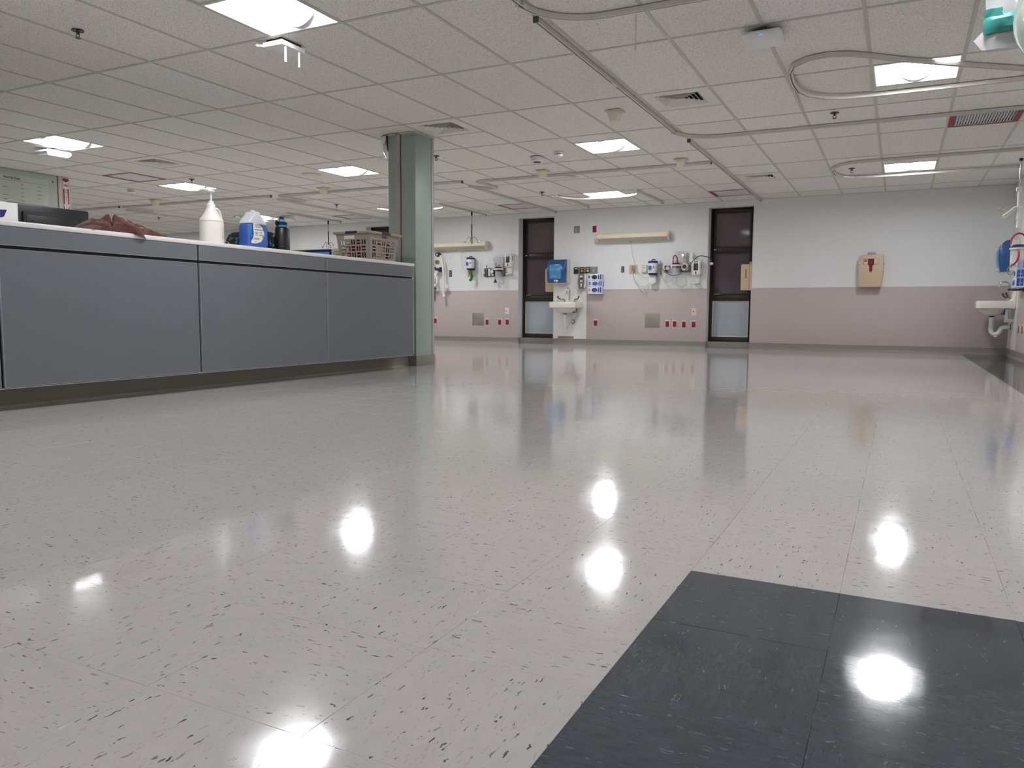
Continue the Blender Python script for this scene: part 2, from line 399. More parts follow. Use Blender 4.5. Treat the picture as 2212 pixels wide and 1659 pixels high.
# ------------------------------------------------------------------ ceiling: grid, lay-in tiles, fixtures
ceiling = struct('ceiling', MB().box(XL-.2, XR+.2, YN-.2, D+.26, H+.30, H+.36), M_DARKV)
def colx(k): return GX+TW*k
LIGHTS = [  # column, near edge y, label
 (-4, 3.530, 'large bright recessed light at the top left edge of the photo'),
 (2, 6.578, 'bright recessed light crossed by the near curtain-track loop at right'),
 (-3, 8.102, 'bright recessed light in the middle, right of the smoke detectors'),
 (2, 10.845, 'recessed light beside the small far track loop near the right wall'),
 (-5, 11.455, 'recessed light inside the track loop above the sink bay'),
 (-9, 8.102, 'recessed light just left of the green column'),
 (-12, 5.359, 'leftmost recessed light, above the boxy white wireless unit'),
 (-14, 8.102, 'recessed light above the pump jug, next to a red-taped grille'),
 (-17, 11.455, 'far recessed light seen behind the blue jug'),
 (-11, 11.455, 'recessed light almost hidden behind the green column'),
 (2, 2.311, None), (-4, .482, None), (-10, -1.346, None), (2, -1.956, None), (-16, 4.140, None), (-20, 8.102, None), (-24, 11.455, None)]  # unlabelled ones are unseen lamps added to brighten near floor and ceiling
DIFF = [(-1, 6.578, 'square air diffuser with black slots left of the wireless unit with blue light', 0),
        (-5, 6.578, 'square air diffuser just right of the green column top', 0),
        (-12, 6.578, 'square air diffuser at left beside the red-taped grille', 0),
        (-5, 9.626, 'small flat air diffuser behind the long curtain track in mid ceiling', 0),
        (-1, 10.845, 'pale air diffuser left of the far track loop', 1)]
RETS = [(3, 8.406, 'ribbed return grille edged with red tape at the right edge'),
        (-2, 12.064, 'red-taped return grille above the right window'),
        (-8, 12.064, 'red-taped return grille above the left window'),
        (-14, 7.187, 'grey return grille with red tape at far left'),
        (-14, 12.064, 'far red-taped return grille above the laundry basket')]
holes = {}
for k, y, *_ in LIGHTS+[d[:3] for d in DIFF]+RETS: holes.setdefault(k, []).append((y, y+.6096))
k0, k1 = int((XL-GX)//TW), int((XR-GX)//TW)
tiles = []; crossbars = []
for k in range(k0, k1+1):
    x0, x1 = max(colx(k), XL), min(colx(k+1), XR)
    if x1-x0 < .02: continue
    for j in range(-1, 14):
        y0, y1 = max(GY-TD*j, YN), min(GY-TD*(j-1), D)
        if y1-y0 < .02: continue
        cuts = sorted(h for h in holes.get(k, []) if h[0] < y1-.01 and h[1] > y0+.01)
        a = y0
        for h in cuts:
            if h[0]-a > .03: tiles.append((x0, x1, a, h[0])); crossbars.append((x0, x1, h[0]))
            a = h[1]
            if y1-a > .03: crossbars.append((x0, x1, a))
        if y1-a > .03: tiles.append((x0, x1, a, y1))
def inside_column(t): return t[0] < -4.6 and t[1] > -4.92 and t[2] < 7.2 and t[3] > 6.9
ranked = sorted(tiles, key=lambda t: -area([(t[0], t[2], H), (t[1], t[2], H), (t[1], t[3], H), (t[0], t[3], H)]))
cache = {}; rest_t = MB()
for n_, t in enumerate(ranked):
    sx, sy = round(t[1]-t[0]-.008, 4), round(t[3]-t[2]-.008, 4); cx, cy = (t[0]+t[1])/2, (t[2]+t[3])/2
    vis = area([(t[0], t[2], H), (t[1], t[2], H), (t[1], t[3], H), (t[0], t[3], H)]) > 0
    if n_ < 300 and vis:
        if (sx, sy) not in cache:
            cache[(sx, sy)] = MB().box(-sx/2, sx/2, -sy/2, sy/2, 0, .016).mesh('ceiling_tile', bevel=.0015, seg=1); cache[(sx, sy)].materials.append(M_CEIL)
        o = bpy.data.objects.new('ceiling_tile', cache[(sx, sy)]); col.objects.link(o); o.parent = ceiling; o.location = (cx, cy, H+.004)
        if abs(t[0]-colx(1)) < .01 and abs(t[2]-(GY-TD*5)) < .01:       # one tile sits ajar on its near edge
            o.location.z += .012; o.rotation_euler = (R_(-1.1), 0, 0)
    else: rest_t.box(cx-sx/2, cx+sx/2, cy-sy/2, cy+sy/2, H+.004, H+.02)
if rest_t.v: tag(rest_t.build('distant_ceiling_tiles', M_CEIL, ceiling, smooth=False), kind='stuff')
for k in range(k0+1, k1+1):
    MB().box(colx(k)-.0125, colx(k)+.0125, YN, D, H, H+.0035).box(colx(k)-.003, colx(k)+.003, YN, D, H+.0035, H+.04).build('grid_bar', M_GRID, ceiling, smooth=False)
for j in range(0, 13):
    y = GY-TD*j
    for a, b in ([(XL, XR)]):
        segs_ = [(a, b)]
        for k, hs in holes.items():
            for h in hs:
                if h[0]+.02 < y < h[1]-.02: segs_ = [q for s in segs_ for q in ((s[0], min(s[1], colx(k))), (max(s[0], colx(k+1)), s[1])) if q[1]-q[0] > .01]
        mb = MB()
        for s in segs_: mb.box(s[0], s[1], y-.0125, y+.0125, H+.0002, H+.0036)
        mb.build('grid_bar', M_GRID, ceiling, smooth=False)
for x0, x1, y in crossbars: MB().box(x0+.0125, x1-.0125, y-.0125, y+.0125, H+.0002, H+.0036).build('grid_bar', M_GRID, ceiling, smooth=False)
MB().box(XL, XR, D-.022, D, H-.001, H+.0035).build('wall_angle', M_GRID, ceiling, smooth=False)
MB().box(XR-.022, XR, YN, D, H-.001, H+.0035).build('wall_angle', M_GRID, ceiling, smooth=False)

# ---- recessed 2 x 2 lights with a central half-round lens
M_LENS = mat('lit_lamp_lens', 'FAFBFF', .4, vary=0, emit=LAMP)
M_REFL = mat('lamp_reflector_white', 'ECECEE', .45, vary=0)
def make_light():
    root = thing('recessed_light', 'x', 'ceiling light', (0, 0, H), group='recessed square ceiling lights')
    a = .2935; fr = MB()
    for s in (-1, 1):
        fr.box(s*a if s < 0 else a-.010, -a+.010 if s < 0 else a, -a, a, 0, .006)
        fr.box(-a+.01, a-.01, s*a if s < 0 else a-.010, -a+.010 if s < 0 else a, 0, .006)
    fr.build('frame', M_WHITE2, root)
    b = a-.010
    for s in (-1, 1):                                     # sloped side and end reflectors meeting at the corners
        MB().add([(s*b, -b, .005), (s*b, b, .005), (s*.140, b-.055, .092), (s*.140, -(b-.055), .092)], [(0, 1, 2, 3)]).build('side_reflector', M_REFL, root)
        MB().add([(-b, s*b, .005), (b, s*b, .005), (.140, s*(b-.055), .092), (-.140, s*(b-.055), .092)], [(0, 1, 2, 3)]).build('end_reflector', M_REFL, root)
    lens = MB(); prof = [(-.142+.284*i/14, .088-.084*math.sin(math.pi*i/14)**.8) for i in range(15)]
    lens.extr(prof, -(b-.045), b-.045, 'y')
    lens.build('lens', M_LENS, root)
    for s in (-1, 1): MB().extr([(x*1.02, z-.001) for x, z in prof], s*(b-.045)-.002, s*(b-.045)+.002, 'y').build('lens_end_cap', M_WHITE2, root)
    MB().box(-a, a, -a, a, .096, .11).build('housing', M_WHITE, root)
    return root
proto = make_light()
for i, (k, y, lab) in enumerate(LIGHTS):
    o = proto if i == 0 else copy_tree(proto)
    o.location = (colx(k)+TW/2, y+.3048, H); o['label'] = lab or 'recessed square fill light added out of the picture'

# ---- air diffusers
def make_diffuser():
    root = thing('air_diffuser', 'x', 'air vent', (0, 0, H), group='square ceiling air diffusers')
    a = .296; vs = [(s*a, t*a, .002) for s, t in ((-1, -1), (1, -1), (1, 1), (-1, 1))]+[(s*.19, t*.19, .002) for s, t in ((-1, -1), (1, -1), (1, 1), (-1, 1))]
    vs2 = [(x, y, .007) for x, y, z in vs]; n = 8
    fs = [(i, (i+1) % 4, 4+(i+1) % 4, 4+i) for i in range(4)]
    MB().add(vs+vs2, fs+[tuple(q+8 for q in f) for f in fs]+[(i, (i+1) % 4, 8+(i+1) % 4, 8+i) for i in range(4)]+[(4+i, 4+(i+1) % 4, 12+(i+1) % 4, 12+i) for i in range(4)]).build('face_panel', mat('diffuser_white', 'e8e4df', .5), root)
    MB().box(-.19, .19, -.19, .19, .026, .030).build('throat', M_DARKV, root)
    for i in range(5):                                    # nested square louvre rings
        r0 = .188-.036*i; r1 = r0-.026; mb = MB()
        A = [(s*r0, t*r0, -.002) for s, t in ((-1, -1), (1, -1), (1, 1), (-1, 1))]; B = [(s*r1, t*r1, .022) for s, t in ((-1, -1), (1, -1), (1, 1), (-1, 1))]
        A2 = [(x, y, z+.003) for x, y, z in A]; B2 = [(x, y, z+.003) for x, y, z in B]
        q = []
        for e in range(4):
            f_ = (e+1) % 4; q += [(e, f_, 4+f_, 4+e), (8+e, 8+f_, 12+f_, 12+e), (e, f_, 8+f_, 8+e), (4+e, 4+f_, 12+f_, 12+e)]
        mb.add(A+B+A2+B2, q).build('louvre_ring', MATS['diffuser_white'], root)
    return root
dp = make_diffuser()
for i, (k, y, lab, v) in enumerate(DIFF):
    o = dp if i == 0 else copy_tree(dp); o.location = (colx(k)+TW/2, y+.3048, H); o['label'] = lab

# ---- return grilles with red tape round them
def make_return():
    root = thing('return_grille', 'x', 'air vent', (0, 0, H), group='red-taped return grilles')
    a = .292; mb = MB()
    for s in (-1, 1):
        mb.box(min(s*a, s*(a-.03)), max(s*a, s*(a-.03)), -a, a, .0, .006); mb.box(-a+.03, a-.03, min(s*a, s*(a-.03)), max(s*a, s*(a-.03)), .0, .006)
    mb.build('rim', M_WHITE, root)
    MB().box(-a+.03, a-.03, -a+.03, a-.03, .03, .035).build('backing', M_GREY, root)
    for i in range(22):
        x = -.25+.5*i/21; MB().add([(x-.012, -.262, .001), (x+.009, -.262, .012), (x+.009, .262, .012), (x-.012, .262, .001)], [(0, 1, 2, 3)]).build('slat', mat('grille_slat', 'dcdcdd', .5), root)
    for s in (-1, 1):
        MB().box(min(s*(a+.006), s*(a-.042)), max(s*(a+.006), s*(a-.042)), -a, a, -.002, -.0006).build('red_tape', mat('red_tape', '8f1f2a', .55, vary=.1), root)
        MB().box(-a+.04, a-.04, min(s*(a+.006), s*(a-.028)), max(s*(a+.006), s*(a-.028)), -.002, -.0006).build('red_tape', MATS['red_tape'], root)
    return root
rp = make_return()
for i, (k, y, lab) in enumerate(RETS):
    o = rp if i == 0 else copy_tree(rp); o.location = (colx(k)+TW/2, y+.3048, H); o['label'] = lab

# ---- curtain and drip-bag tracks (aluminium C-channel swept along its path just under the ceiling)
def arc(c, r, a0, a1, n=10): return [(c[0]+r*math.cos(R_(a0+(a1-a0)*i/n)), c[1]+r*math.sin(R_(a0+(a1-a0)*i/n))) for i in range(n+1)]
def sweep(path, w=.030, h=.030, zt=H-.002):
    prof = [(-w/2, 0), (w/2, 0), (w/2, -h), (.005, -h), (.005, -h+.004), (w/2-.004, -h+.004), (w/2-.004, -.004), (-w/2+.004, -.004), (-w/2+.004, -h+.004), (-.005, -h+.004), (-.005, -h), (-w/2, -h)]
    P = [Vector((x, y, 0)) for x, y in path]; vs = []; fs = []; n = len(prof)
    for i, p in enumerate(P):
        d1 = (P[i]-P[i-1]).normalized() if i else (P[1]-P[0]).normalized()
        d2 = (P[i+1]-P[i]).normalized() if i < len(P)-1 else d1
        nn = Vector((-(d1+d2).y, (d1+d2).x, 0)).normalized(); sc_ = 1/max(.5, nn.dot(Vector((-d1.y, d1.x, 0))))
        vs += [tuple(p+nn*(a*sc_)+Vector((0, 0, zt+b))) for a, b in prof]
    for i in range(len(P)-1):
        for k in range(n): fs.append((i*n+k, i*n+(k+1) % n, (i+1)*n+(k+1) % n, (i+1)*n+k))
    fs += [tuple(range(n)), tuple((len(P)-1)*n+k for k in range(n))]
    return MB().add(vs, fs)
BX = [-12.885, -9.315, -5.750]                            # bay divider tracks
TRK = [
 ('near curtain track curving across the top of the photo', 'curtain tracks', [(-2.13, YN+.02), (-2.13, 4.32)]+arc((-1.73, 4.32), .40, 180, 90)+[(XR-.03, 4.74)]),
 ('long curtain track running away from the viewer, then turning right', 'curtain tracks', [(-2.15, 4.60), (-2.15, 7.95)]+arc((-1.75, 7.95), .40, 180, 90)+[(XR-.03, 8.37)]),
 ('straight curtain track ending above the right window', 'curtain tracks', [(-2.11, 8.42), (-2.11, D-.03)]),
 ('curtain track bending toward the left window from mid ceiling', 'curtain tracks', [(-2.16, 9.73), (-5.45, 9.73)]+arc((-5.45, 10.03), .30, 90, 180)+[(-5.75, D-.03)]),
 ('curtain track passing behind the green column', 'curtain tracks', [(-5.66, 9.66), (-9.015, 9.58)]+arc((-9.015, 9.88), .30, 90, 180)+[(-9.315, D-.03)]),
 ('curtain track corner above the brown towel', 'curtain tracks', [(-9.16, 9.54), (-12.585, 9.44)]+arc((-12.585, 9.74), .30, 90, 180)+[(-12.885, D-.03)]),
 ('curtain track at far left meeting the fire sign', 'curtain tracks', [(-12.62, 9.38), (-17.5, 9.33)]),
 ('wide oval track loop under the large light at upper right', 'drip-bag track loops', [(XR-.05, 7.62), (.75, 7.08), (.40, 6.82), (-.05, 6.47)]+[(-.29, 6.25), (-.42, 6.15), (-.55, 6.11), (-.68, 6.14), (-.79, 6.25), (-.84, 6.42), (-.85, 6.7), (-.84, 6.95), (-.78, 7.13), (-.66, 7.27), (-.5, 7.34), (-.3, 7.36)]+[(.11, 7.36), (XR-.05, 7.36)]),
 ('far oval track loop at right above the hanging pole', 'drip-bag track loops', [(1.28, 10.43), (-.50, 10.43)]+arc((-.50, 10.79), .36, 90, 180, 8)[::1] and [(1.28, 10.43), (-.46, 10.43), (-.62, 10.47), (-.75, 10.56), (-.83, 10.72), (-.86, 10.95), (-.84, 11.22), (-.77, 11.42), (-.64, 11.54), (-.46, 11.58), (-.2, 11.59), (1.24, 11.56)]),
 ('arched track loop round the light above the sink bay', 'drip-bag track loops', [(-4.95, 12.80), (-4.95, 11.45)]+arc((-4.50, 11.43), .45, 180, 90)+arc((-4.08, 11.43), .45, 90, 0)+[(-3.63, 12.80)]),
 ('track loop half hidden by the green column', 'drip-bag track loops', [(-8.43, 12.80), (-8.43, 11.45)]+arc((-7.98, 11.43), .45, 180, 90)+arc((-7.58, 11.43), .45, 90, 0)+[(-7.13, 13.05)]),
 ('distant track loop seen behind the blue jug', 'drip-bag track loops', [(-11.75, 12.60), (-11.75, 11.25)]+arc((-11.30, 11.25), .45, 180, 90)+arc((-10.85, 11.25), .45, 90, 0)+[(-10.40, 12.80)]),
]
for lab, grp, path in TRK:
    t = thing('curtain_track' if 'curtain' in grp else 'track_loop', lab, 'ceiling track', (path[0][0], path[0][1], H), group=grp)
    mb = sweep(path); mb.v = [(x-path[0][0], y-path[0][1], z-H) for x, y, z in mb.v]; mb.build('rail', M_TRACK, t, ang=25)
    for q, q2 in ((path[0], path[1]), (path[-1], path[-2])):
        d = (Vector(q)-Vector(q2)).normalized(); MB().cbox((q[0]-path[0][0]+d.x*.005, q[1]-path[0][1]+d.y*.005, -.018), .036 if abs(d.y) > .5 else .012, .012 if abs(d.y) > .5 else .036, .036).build('end_cap', M_GREYD, t)
    # joint sleeves along the straight runs
    L = 0
    for a, b in zip(path, path[1:]):
        dd = Vector(b)-Vector(a)
        if dd.length > 1.4:
            s = Vector(a)+dd*.45; ax = abs(dd.x) > abs(dd.y)
            MB().cbox((s.x-path[0][0], s.y-path[0][1], -.016), .10 if ax else .034, .034 if ax else .10, .031).build('joint_sleeve', M_TRACK, t)

# ---- small ceiling fittings
def drop(name, lab, cat, px, py, group=None, rz=0., z=H):
    p = onz(px, py, z); return thing(name, lab, cat, (p.x, p.y, H), rz, group)
def sprinkler(px, py, lab):
    t = drop('fire_sprinkler', lab, 'sprinkler', px, py, 'ceiling sprinklers')
    MB().lathe([(.012, -.004), (.040, -.004), (.038, 0), (.010, .002)], 20).build('escutcheon', mat('sprinkler_bronze', '4d463f', .4, metal=.6), t)
    MB().lathe([(.009, -.026), (.011, -.004)], 10).build('body', MATS['sprinkler_bronze'], t)
    mb = MB()
    for s in (-1, 1): mb.tube([(s*.010, 0, -.02), (s*.016, 0, -.032), (s*.006, 0, -.05)], .0028, 6)
    mb.build('yoke', MATS['sprinkler_bronze'], t)
    MB().lathe([(.0, -.053), (.018, -.052), (.018, -.049), (.0, -.048)], 12).build('deflector', MATS['sprinkler_bronze'], t)
for a in [(168, 66, 'dark sprinkler head at upper left near the large light'), (1803, 244, 'dark sprinkler head below the wide track loop'), (1840, 364, 'sprinkler head inside the far oval track loop'), (942, 337, 'sprinkler head peeping out beside the green column'), (1171, 415, 'sprinkler head left of the arched track loop'), (414, 387, 'sprinkler head above the light over the pump jug'), (727, 442, 'sprinkler head above the far basket-side grille'), (343, 470, 'small far sprinkler head right above the brown towel')]: sprinkler(*a)
M_BEIGE = mat('aged_beige_plastic', 'd8cdb4', .5)
def dome(px, py, lab):                                    # call light: square flange and tapered lens
    t = drop('call_light', lab, 'signal light', px, py, 'beige corridor call lights')
    MB().box(-.075, .075, -.075, .075, -.010, 0).build('flange', M_BEIGE, t, bevel=.003)
    MB().hull8((-.035, .035, -.035, .035), (-.060, .060, -.060, .060), -.098, -.010).build('lens', mat('call_lens', 'e6dfcc', .35), t, bevel=.008)
for a in [(1328, 240, 'beige call light right of centre, near the long track'), (1471, 344, 'beige call light at the end of the mid curtain track'), (1172, 368, 'beige call light below the round smoke detector'), (699, 406, 'beige call light above the water bottle'), (335, 432, 'beige call light above the brown towel')]: dome(*a)
t = drop('smoke_detector', 'round white detector with a dark ring, beside the smaller one', 'detector', 1160, 339)
MB().lathe([(.0, -.062), (.060, -.062), (.072, -.052), (.078, -.008), (.078, 0)], 28).build('housing', M_WHITE, t); MB().lathe([(.078, -.004), (.082, -.004), (.082, 0), (.078, 0)], 28).build('base_ring', M_GREYD, t)
MB().lathe([(.030, -.064), (.046, -.0645), (.046, -.060), (.030, -.060)], 24).build('dark_ring', M_BLACK, t)
for px, py, lab in ((1207, 329, 'small vented white smoke detector left of the middle light'), (283, 410, 'small whitish detector at far left above the towel')):
    t = drop('smoke_detector', lab, 'detector', px, py)
    MB().lathe([(.0, -.052), (.038, -.050), (.050, -.040), (.050, -.030)], 24).build('cap', M_WHITE, t)
    MB().lathe([(.044, -.030), (.044, -.018)], 24).build('vent', M_GREYD, t); MB().lathe([(.056, -.018), (.060, 0)], 24).build('base', M_WHITE, t)
    for i in range(10):
        A = 2*math.pi*i/10; MB().cbox((.048*math.cos(A), .048*math.sin(A), -.024), .006, .006, .013).build('fin', M_WHITE, t)
t = drop('speaker_grille', 'flat round beige speaker grille left of the column-side light', 'speaker', 672, 377)
MB().lathe([(.0, -.006), (.10, -.006), (.125, -.003), (.127, 0)], 32).build('grille', M_BEIGE, t); MB().lathe([(.085, -.0075), (.09, -.0075), (.09, -.005), (.085, -.005)], 32).build('ring', M_CREAM, t)
# wireless units
M_LED = mat('blue_led', '2a6cff', .4, vary=0, emit=6)
def wap(px, py, lab, sx, sy, hz, rz, led):
    t = drop('wireless_unit', lab, 'wireless access point', px, py, 'ceiling wireless units', rz)
    MB().hull8((-sx*.40, sx*.40, -sy*.40, sy*.40), (-sx/2, sx/2, -sy/2, sy/2), -hz-.03, -hz*.45-.03).box(-sx/2, sx/2, -sy/2, sy/2, -hz*.45-.03, -.03).build('shell', M_WHITE2, t, bevel=.022, seg=3)
    MB().box(-.07, .07, -.02, .02, -.035, 0).box(-.02, .02, -.07, .07, -.035, 0).build('bracket', M_GREYD, t)
    if led: MB().box(-.012, .012, -sy*.47, -sy*.43, -hz*.62-.03, -hz*.5-.03).build('status_light', M_LED, t)
    return t
wap(1650, 66, 'white rounded wireless unit with a blue light at upper right', .255, .255, .055, R_(0), True)
wap(112, 322, 'boxy white wireless unit on the ceiling at far left', .30, .30, .075, R_(0), False)
wap(618, 468, 'far wireless unit seen above the water bottle', .26, .26, .05, R_(0), False)
t = drop('antenna_box', 'white box with two hanging antenna rods beside the near light', 'wireless access point', 610, 92)
MB().box(-.09, .09, -.10, .13, -.050, -.018).build('case', M_WHITE2, t, bevel=.004)
MB().box(-.07, .07, -.08, .11, -.018, 0).build('mount', M_BLACK, t)
for x, y in ((.085, -.05), (.085, .085)): MB().rod((x-.012, y, -.05), (x-.012, y, -.155), .0075, 10).build('antenna', M_WHITE2, t)
MB().tube(bez([(-.09, -.08, -.032), (-.14, -.10, -.03), (-.15, -.08, .0)]), .009, 8).build('cable', M_WHITE, t)
# bead chain hanging from the near track
p = onz(1365, 18, H-.03); t = thing('hanging_chain', 'short bead chain hanging from the near curtain track', 'chain', (p.x, 4.74, H-.033))
mb = MB(); zend = ony(1365, 110, 4.74).z-(H-.033)
nb = 26
for i in range(nb):
    z = zend*(i+.5)/nb; mb.tube([(math.cos(A_)*.006*(1 if i % 2 else .25), math.sin(A_)*.006*(.25 if i % 2 else 1), z+math.sin(A_*2)*0+abs(zend/nb)*.62*math.cos(A_)) if False else ((.005*math.cos(A_), 0, z+abs(zend/nb)*.6*math.sin(A_)) if i % 2 else (0, .005*math.cos(A_), z+abs(zend/nb)*.6*math.sin(A_))) for A_ in [2*math.pi*q/8 for q in range(9)]], .0014, 5)
mb.build('links', M_STEEL, t)
MB().tube([(0, 0, .02), (-.015, .0, .035), (0, 0, .05)], .002, 5).build('hook', M_STEEL, t)
# far cluster of small tools on the near track end (sprinkler guard) just inside the top edge
t = thing('curtain_hook', 'grey curtain hooks hanging from the near track at the top edge', 'curtain hook', (-.86, 4.74, H-.033))
for i in range(5): MB().tube([(i*.028, 0, 0), (i*.028, .004, -.018), (i*.028+.004, -.004, -.034), (i*.028, -.006, -.024)], .002, 5).build('hook', M_GREY, t)
# ------------------------------------------------------------------ fittings on the back wall
def wt(name, lab, cat, px, py, group=None, y=D, rz=0.):
    p = ony(px, py, D); return thing(name, lab, cat, (p.x, y, p.z), rz, group)
def wsize(x0, y0, x1, y1):                                # pixel box on the back wall -> centre and size in metres
    a, b = ony(x0, y0), ony(x1, y1); return (a.x+b.x)/2, (a.z+b.z)/2, abs(b.x-a.x), abs(a.z-b.z)
def outlet(loc, rz, lab):
    t = thing('red_outlet', lab, 'outlet', loc, rz, 'red emergency outlets')
    MB().box(-.041, .041, -.006, 0, -.064, .064).build('cover_plate', M_CREAM, t, bevel=.002)
    MB().box(-.033, .033, -.010, -.006, -.056, .040).build('receptacle', M_RED, t, bevel=.002)
    MB().box(-.030, .030, -.009, -.006, .043, .057).build('label_strip', mat('pink_label', 'e6c3c3', .6), t)
    for z in (-.030, .012):
        for x in (-.008, .008): MB().box(x-.0015, x+.0015, -.0106, -.0098, z-.006, z+.006).build('slot', M_BLACK, t)
    return t
DI = D-.005
def wo(px, py): p = ony(px, py); return (p.x, DI, p.z)
for px, py, lab in [(941, 692, 'red outlet half hidden behind the green column edge'), (1053, 695, 'red outlet next to the steel access plate in the left bay'), (1080, 695, 'red outlet left of the pair by the left window'), (1096.5, 695, 'red outlet nearest the left window, under the white plate'), (1287, 697, 'lone red outlet low on the wall right of the sink'),
    (1442, 699, 'first red outlet right of the grey access plate in the middle bay'), (1457.5, 699, 'second of the four red outlets by the right window'), (1477.5, 700, 'third of the four red outlets by the right window'), (1498.5, 700, 'red outlet nearest the right window')]: outlet(wo(px, py), 0, lab)
p = ony(1284.5, 495); t = thing('red_plate', 'red alarm plate high on the wall right of the grey plate', 'wall plate', (p.x, D, p.z)); MB().box(-.036, .036, -.008, 0, -.058, .058).build('cover_plate', M_RED, t, bevel=.003); MB().box(-.012, .012, -.014, -.008, -.03, .03).build('switch', mat('dark_red', '6b0d18', .4), t, bevel=.002)
p = ony(1246, 496); t = thing('grey_plate', 'square grey steel plate high on the wall above the sink', 'wall plate', (p.x, D, p.z)); MB().box(-.056, .056, -.005, 0, -.062, .062).build('cover_plate', M_GREY, t, bevel=.002); MB().box(-.03, .0, -.008, -.005, -.04, .04).build('insert', mat('steel_insert', 'a8a59e', .3, metal=.7), t)
for x0, y0, x1, y1, lab in ((1021, 676, 1045, 703, 'worn steel access plate low in the left bay'), (1394, 677, 1425, 708, 'smooth grey access plate low in the middle bay')):
    cx, cz, sx, sz = wsize(x0, y0, x1, y1); t = thing('access_plate', lab, 'wall plate', (cx, DI, cz), 0, 'steel access plates')
    MB().box(-sx/2, sx/2, -.006, 0, -sz/2, sz/2).build('plate', mat('steel_'+lab[:4], '9b968d', .42, metal=.55, vary=.22 if 'worn' in lab else .05, scale=9), t, bevel=.002)
    for a in (-1, 1):
        for b in (-1, 1): MB().lathe([(0, .009), (.006, .008), (.006, .006)], 8, (a*(sx/2-.015), 0, b*(sz/2-.015)), 'y').build('screw', M_STEEL, t)
for px, py, lab, mt in ((1096, 672, 'white wall plate above the red outlets by the left window', M_WHITE), (1499.5, 674, 'ivory plate with a small red button by the right window', M_CREAM)):
    p = ony(px, py); t = thing('wall_plate', lab, 'wall plate', (p.x, DI, p.z), 0, 'small plates above the outlets')
    MB().box(-.042, .042, -.006, 0, -.062, .062).build('cover_plate', mt, t, bevel=.003)
    MB().lathe([(0, .012), (.008, .011), (.010, .006)], 12, (-.01, 0, .01), 'y').build('button', M_RED if mt is M_CREAM else M_GREY, t)
# switches and sockets over the wainscot
p = ony(1345.5, 582); t = thing('grey_socket', 'narrow dark grey socket left of the tan plate', 'outlet', (p.x, D, p.z)); MB().box(-.038, .038, -.005, 0, -.062, .062).build('cover_plate', M_WHITE, t, bevel=.002); MB().box(-.028, .028, -.010, -.005, -.055, .055).build('receptacle', M_GREYD, t, bevel=.003)
for z in (-.03, .0, .03): MB().lathe([(0, .014), (.009, .013), (.009, .010)], 10, (0, 0, z), 'y').build('jack', M_GREY, t)
p = ony(1368.5, 582); t = thing('call_station', 'tan wall plate with a grey jack and a plugged-in cord', 'wall plate', (p.x, D, p.z)); MB().box(-.076, .076, -.008, 0, -.080, .080).build('cover_plate', M_TAN, t, bevel=.003); MB().box(-.034, .034, -.014, -.008, -.055, .065).build('jack_panel', M_GREY, t, bevel=.003); MB().rod((0, -.014, -.028), (0, -.05, -.045), .009).build('plug', M_WHITE, t)
MB().tube(bez([(0, -.05, -.045), (.012, -.05, -.12), (.06, -.05, -.22), (.16, -.05, -.30), (.24, -.04, -.30), (.29, -.03, -.24), (.30, -.02, -.12)]), .005, 6).build('cord', mat('pale_cord', 'c9c7bf', .5), t)
MB().tube(bez([(.06, -.055, -.20), (.14, -.055, -.33), (.22, -.055, -.37), (.27, -.045, -.36), (.295, -.03, -.28)]), .0045, 6).build('cord_loop', MATS['pale_cord'], t)
MB().rod((.235, -.055, -.35), (.225, -.055, -.38), .010).rod((.225, -.055, -.38), (.25, -.055, -.46), .006).build('call_button', mat('yellowish_tip', 'cfc06a', .4), t)
p = ony(1393, 581.5); t = thing('light_switch', 'grey-white double socket left of the blue and white canister', 'outlet', (p.x, D, p.z)); MB().box(-.048, .048, -.03, 0, -.068, .068).build('box', mat('pale_grey', 'b9b7b2', .4), t, bevel=.006); MB().box(-.034, .034, -.034, -.03, -.05, .05).build('face', M_WHITE, t, bevel=.003)
for x in (-.012, .012): MB().box(x-.005, x+.005, -.036, -.034, .012, .03).build('slot', M_GREYD, t)
# over-bed lamps (unlit)
def bedlight(px0, px1, pyc, lab, xl=None):
    a, b = ony(px0, pyc), ony(px1, pyc); cx = (a.x+b.x)/2 if xl is None else (xl+b.x)/2; L = (b.x-a.x) if xl is None else b.x-xl; z = a.z if xl is None else b.z
    t = thing('bed_lamp', lab, 'wall light', (cx, D, z), 0, 'over-bed wall lamps')
    sh = [(0, .070), (-.085, .076), (-.140, .058), (-.160, .024), (-.156, -.010), (-.075, -.074), (0, -.074)]
    MB().extr(sh, -L/2+.03, L/2-.03, 'x').build('diffuser', mat('cream_diffuser', 'e9dfc2', .35), t, ang=20)
    for s in (-1, 1): MB().extr([(q[0]*1.03, q[1]*1.05) for q in sh], s*(L/2-.03)-.03 if s < 0 else L/2-.03, -L/2+.03 if s < 0 else L/2, 'x').build('end_cap', M_CREAM, t, bevel=.006)
    MB().extr([(-.085, -.070), (-.150, -.018), (-.154, -.022), (-.089, -.075)], -L/2+.04, L/2-.04, 'x').build('bottom_lens', mat('lamp_grey_lens', 'b5aea6', .4), t)
    MB().lathe([(0, .004), (.006, .0)], 8, (L/2+.002, -.12, -.03), 'x').build('screw', M_BLACK, t)
    MB().lathe([(.006, -.095), (.008, -.078)], 8, (-.02, -.10, 0)).build('cord_grommet', M_BLACK, t)
    return t, L
bl, L1 = bedlight(1292, 1449, 516, 'long cream over-bed lamp in the middle bay, seen whole')
MB().tube(bez([(-.02, -.10, -.09), (.0, -.10, -.22), (.03, -.09, -.38), (.10, -.08, -.58), (.20, -.05, -.69), (.27, -.04, -.70)]), .005, 6).build('pull_cord', MATS['pale_cord'], bl)
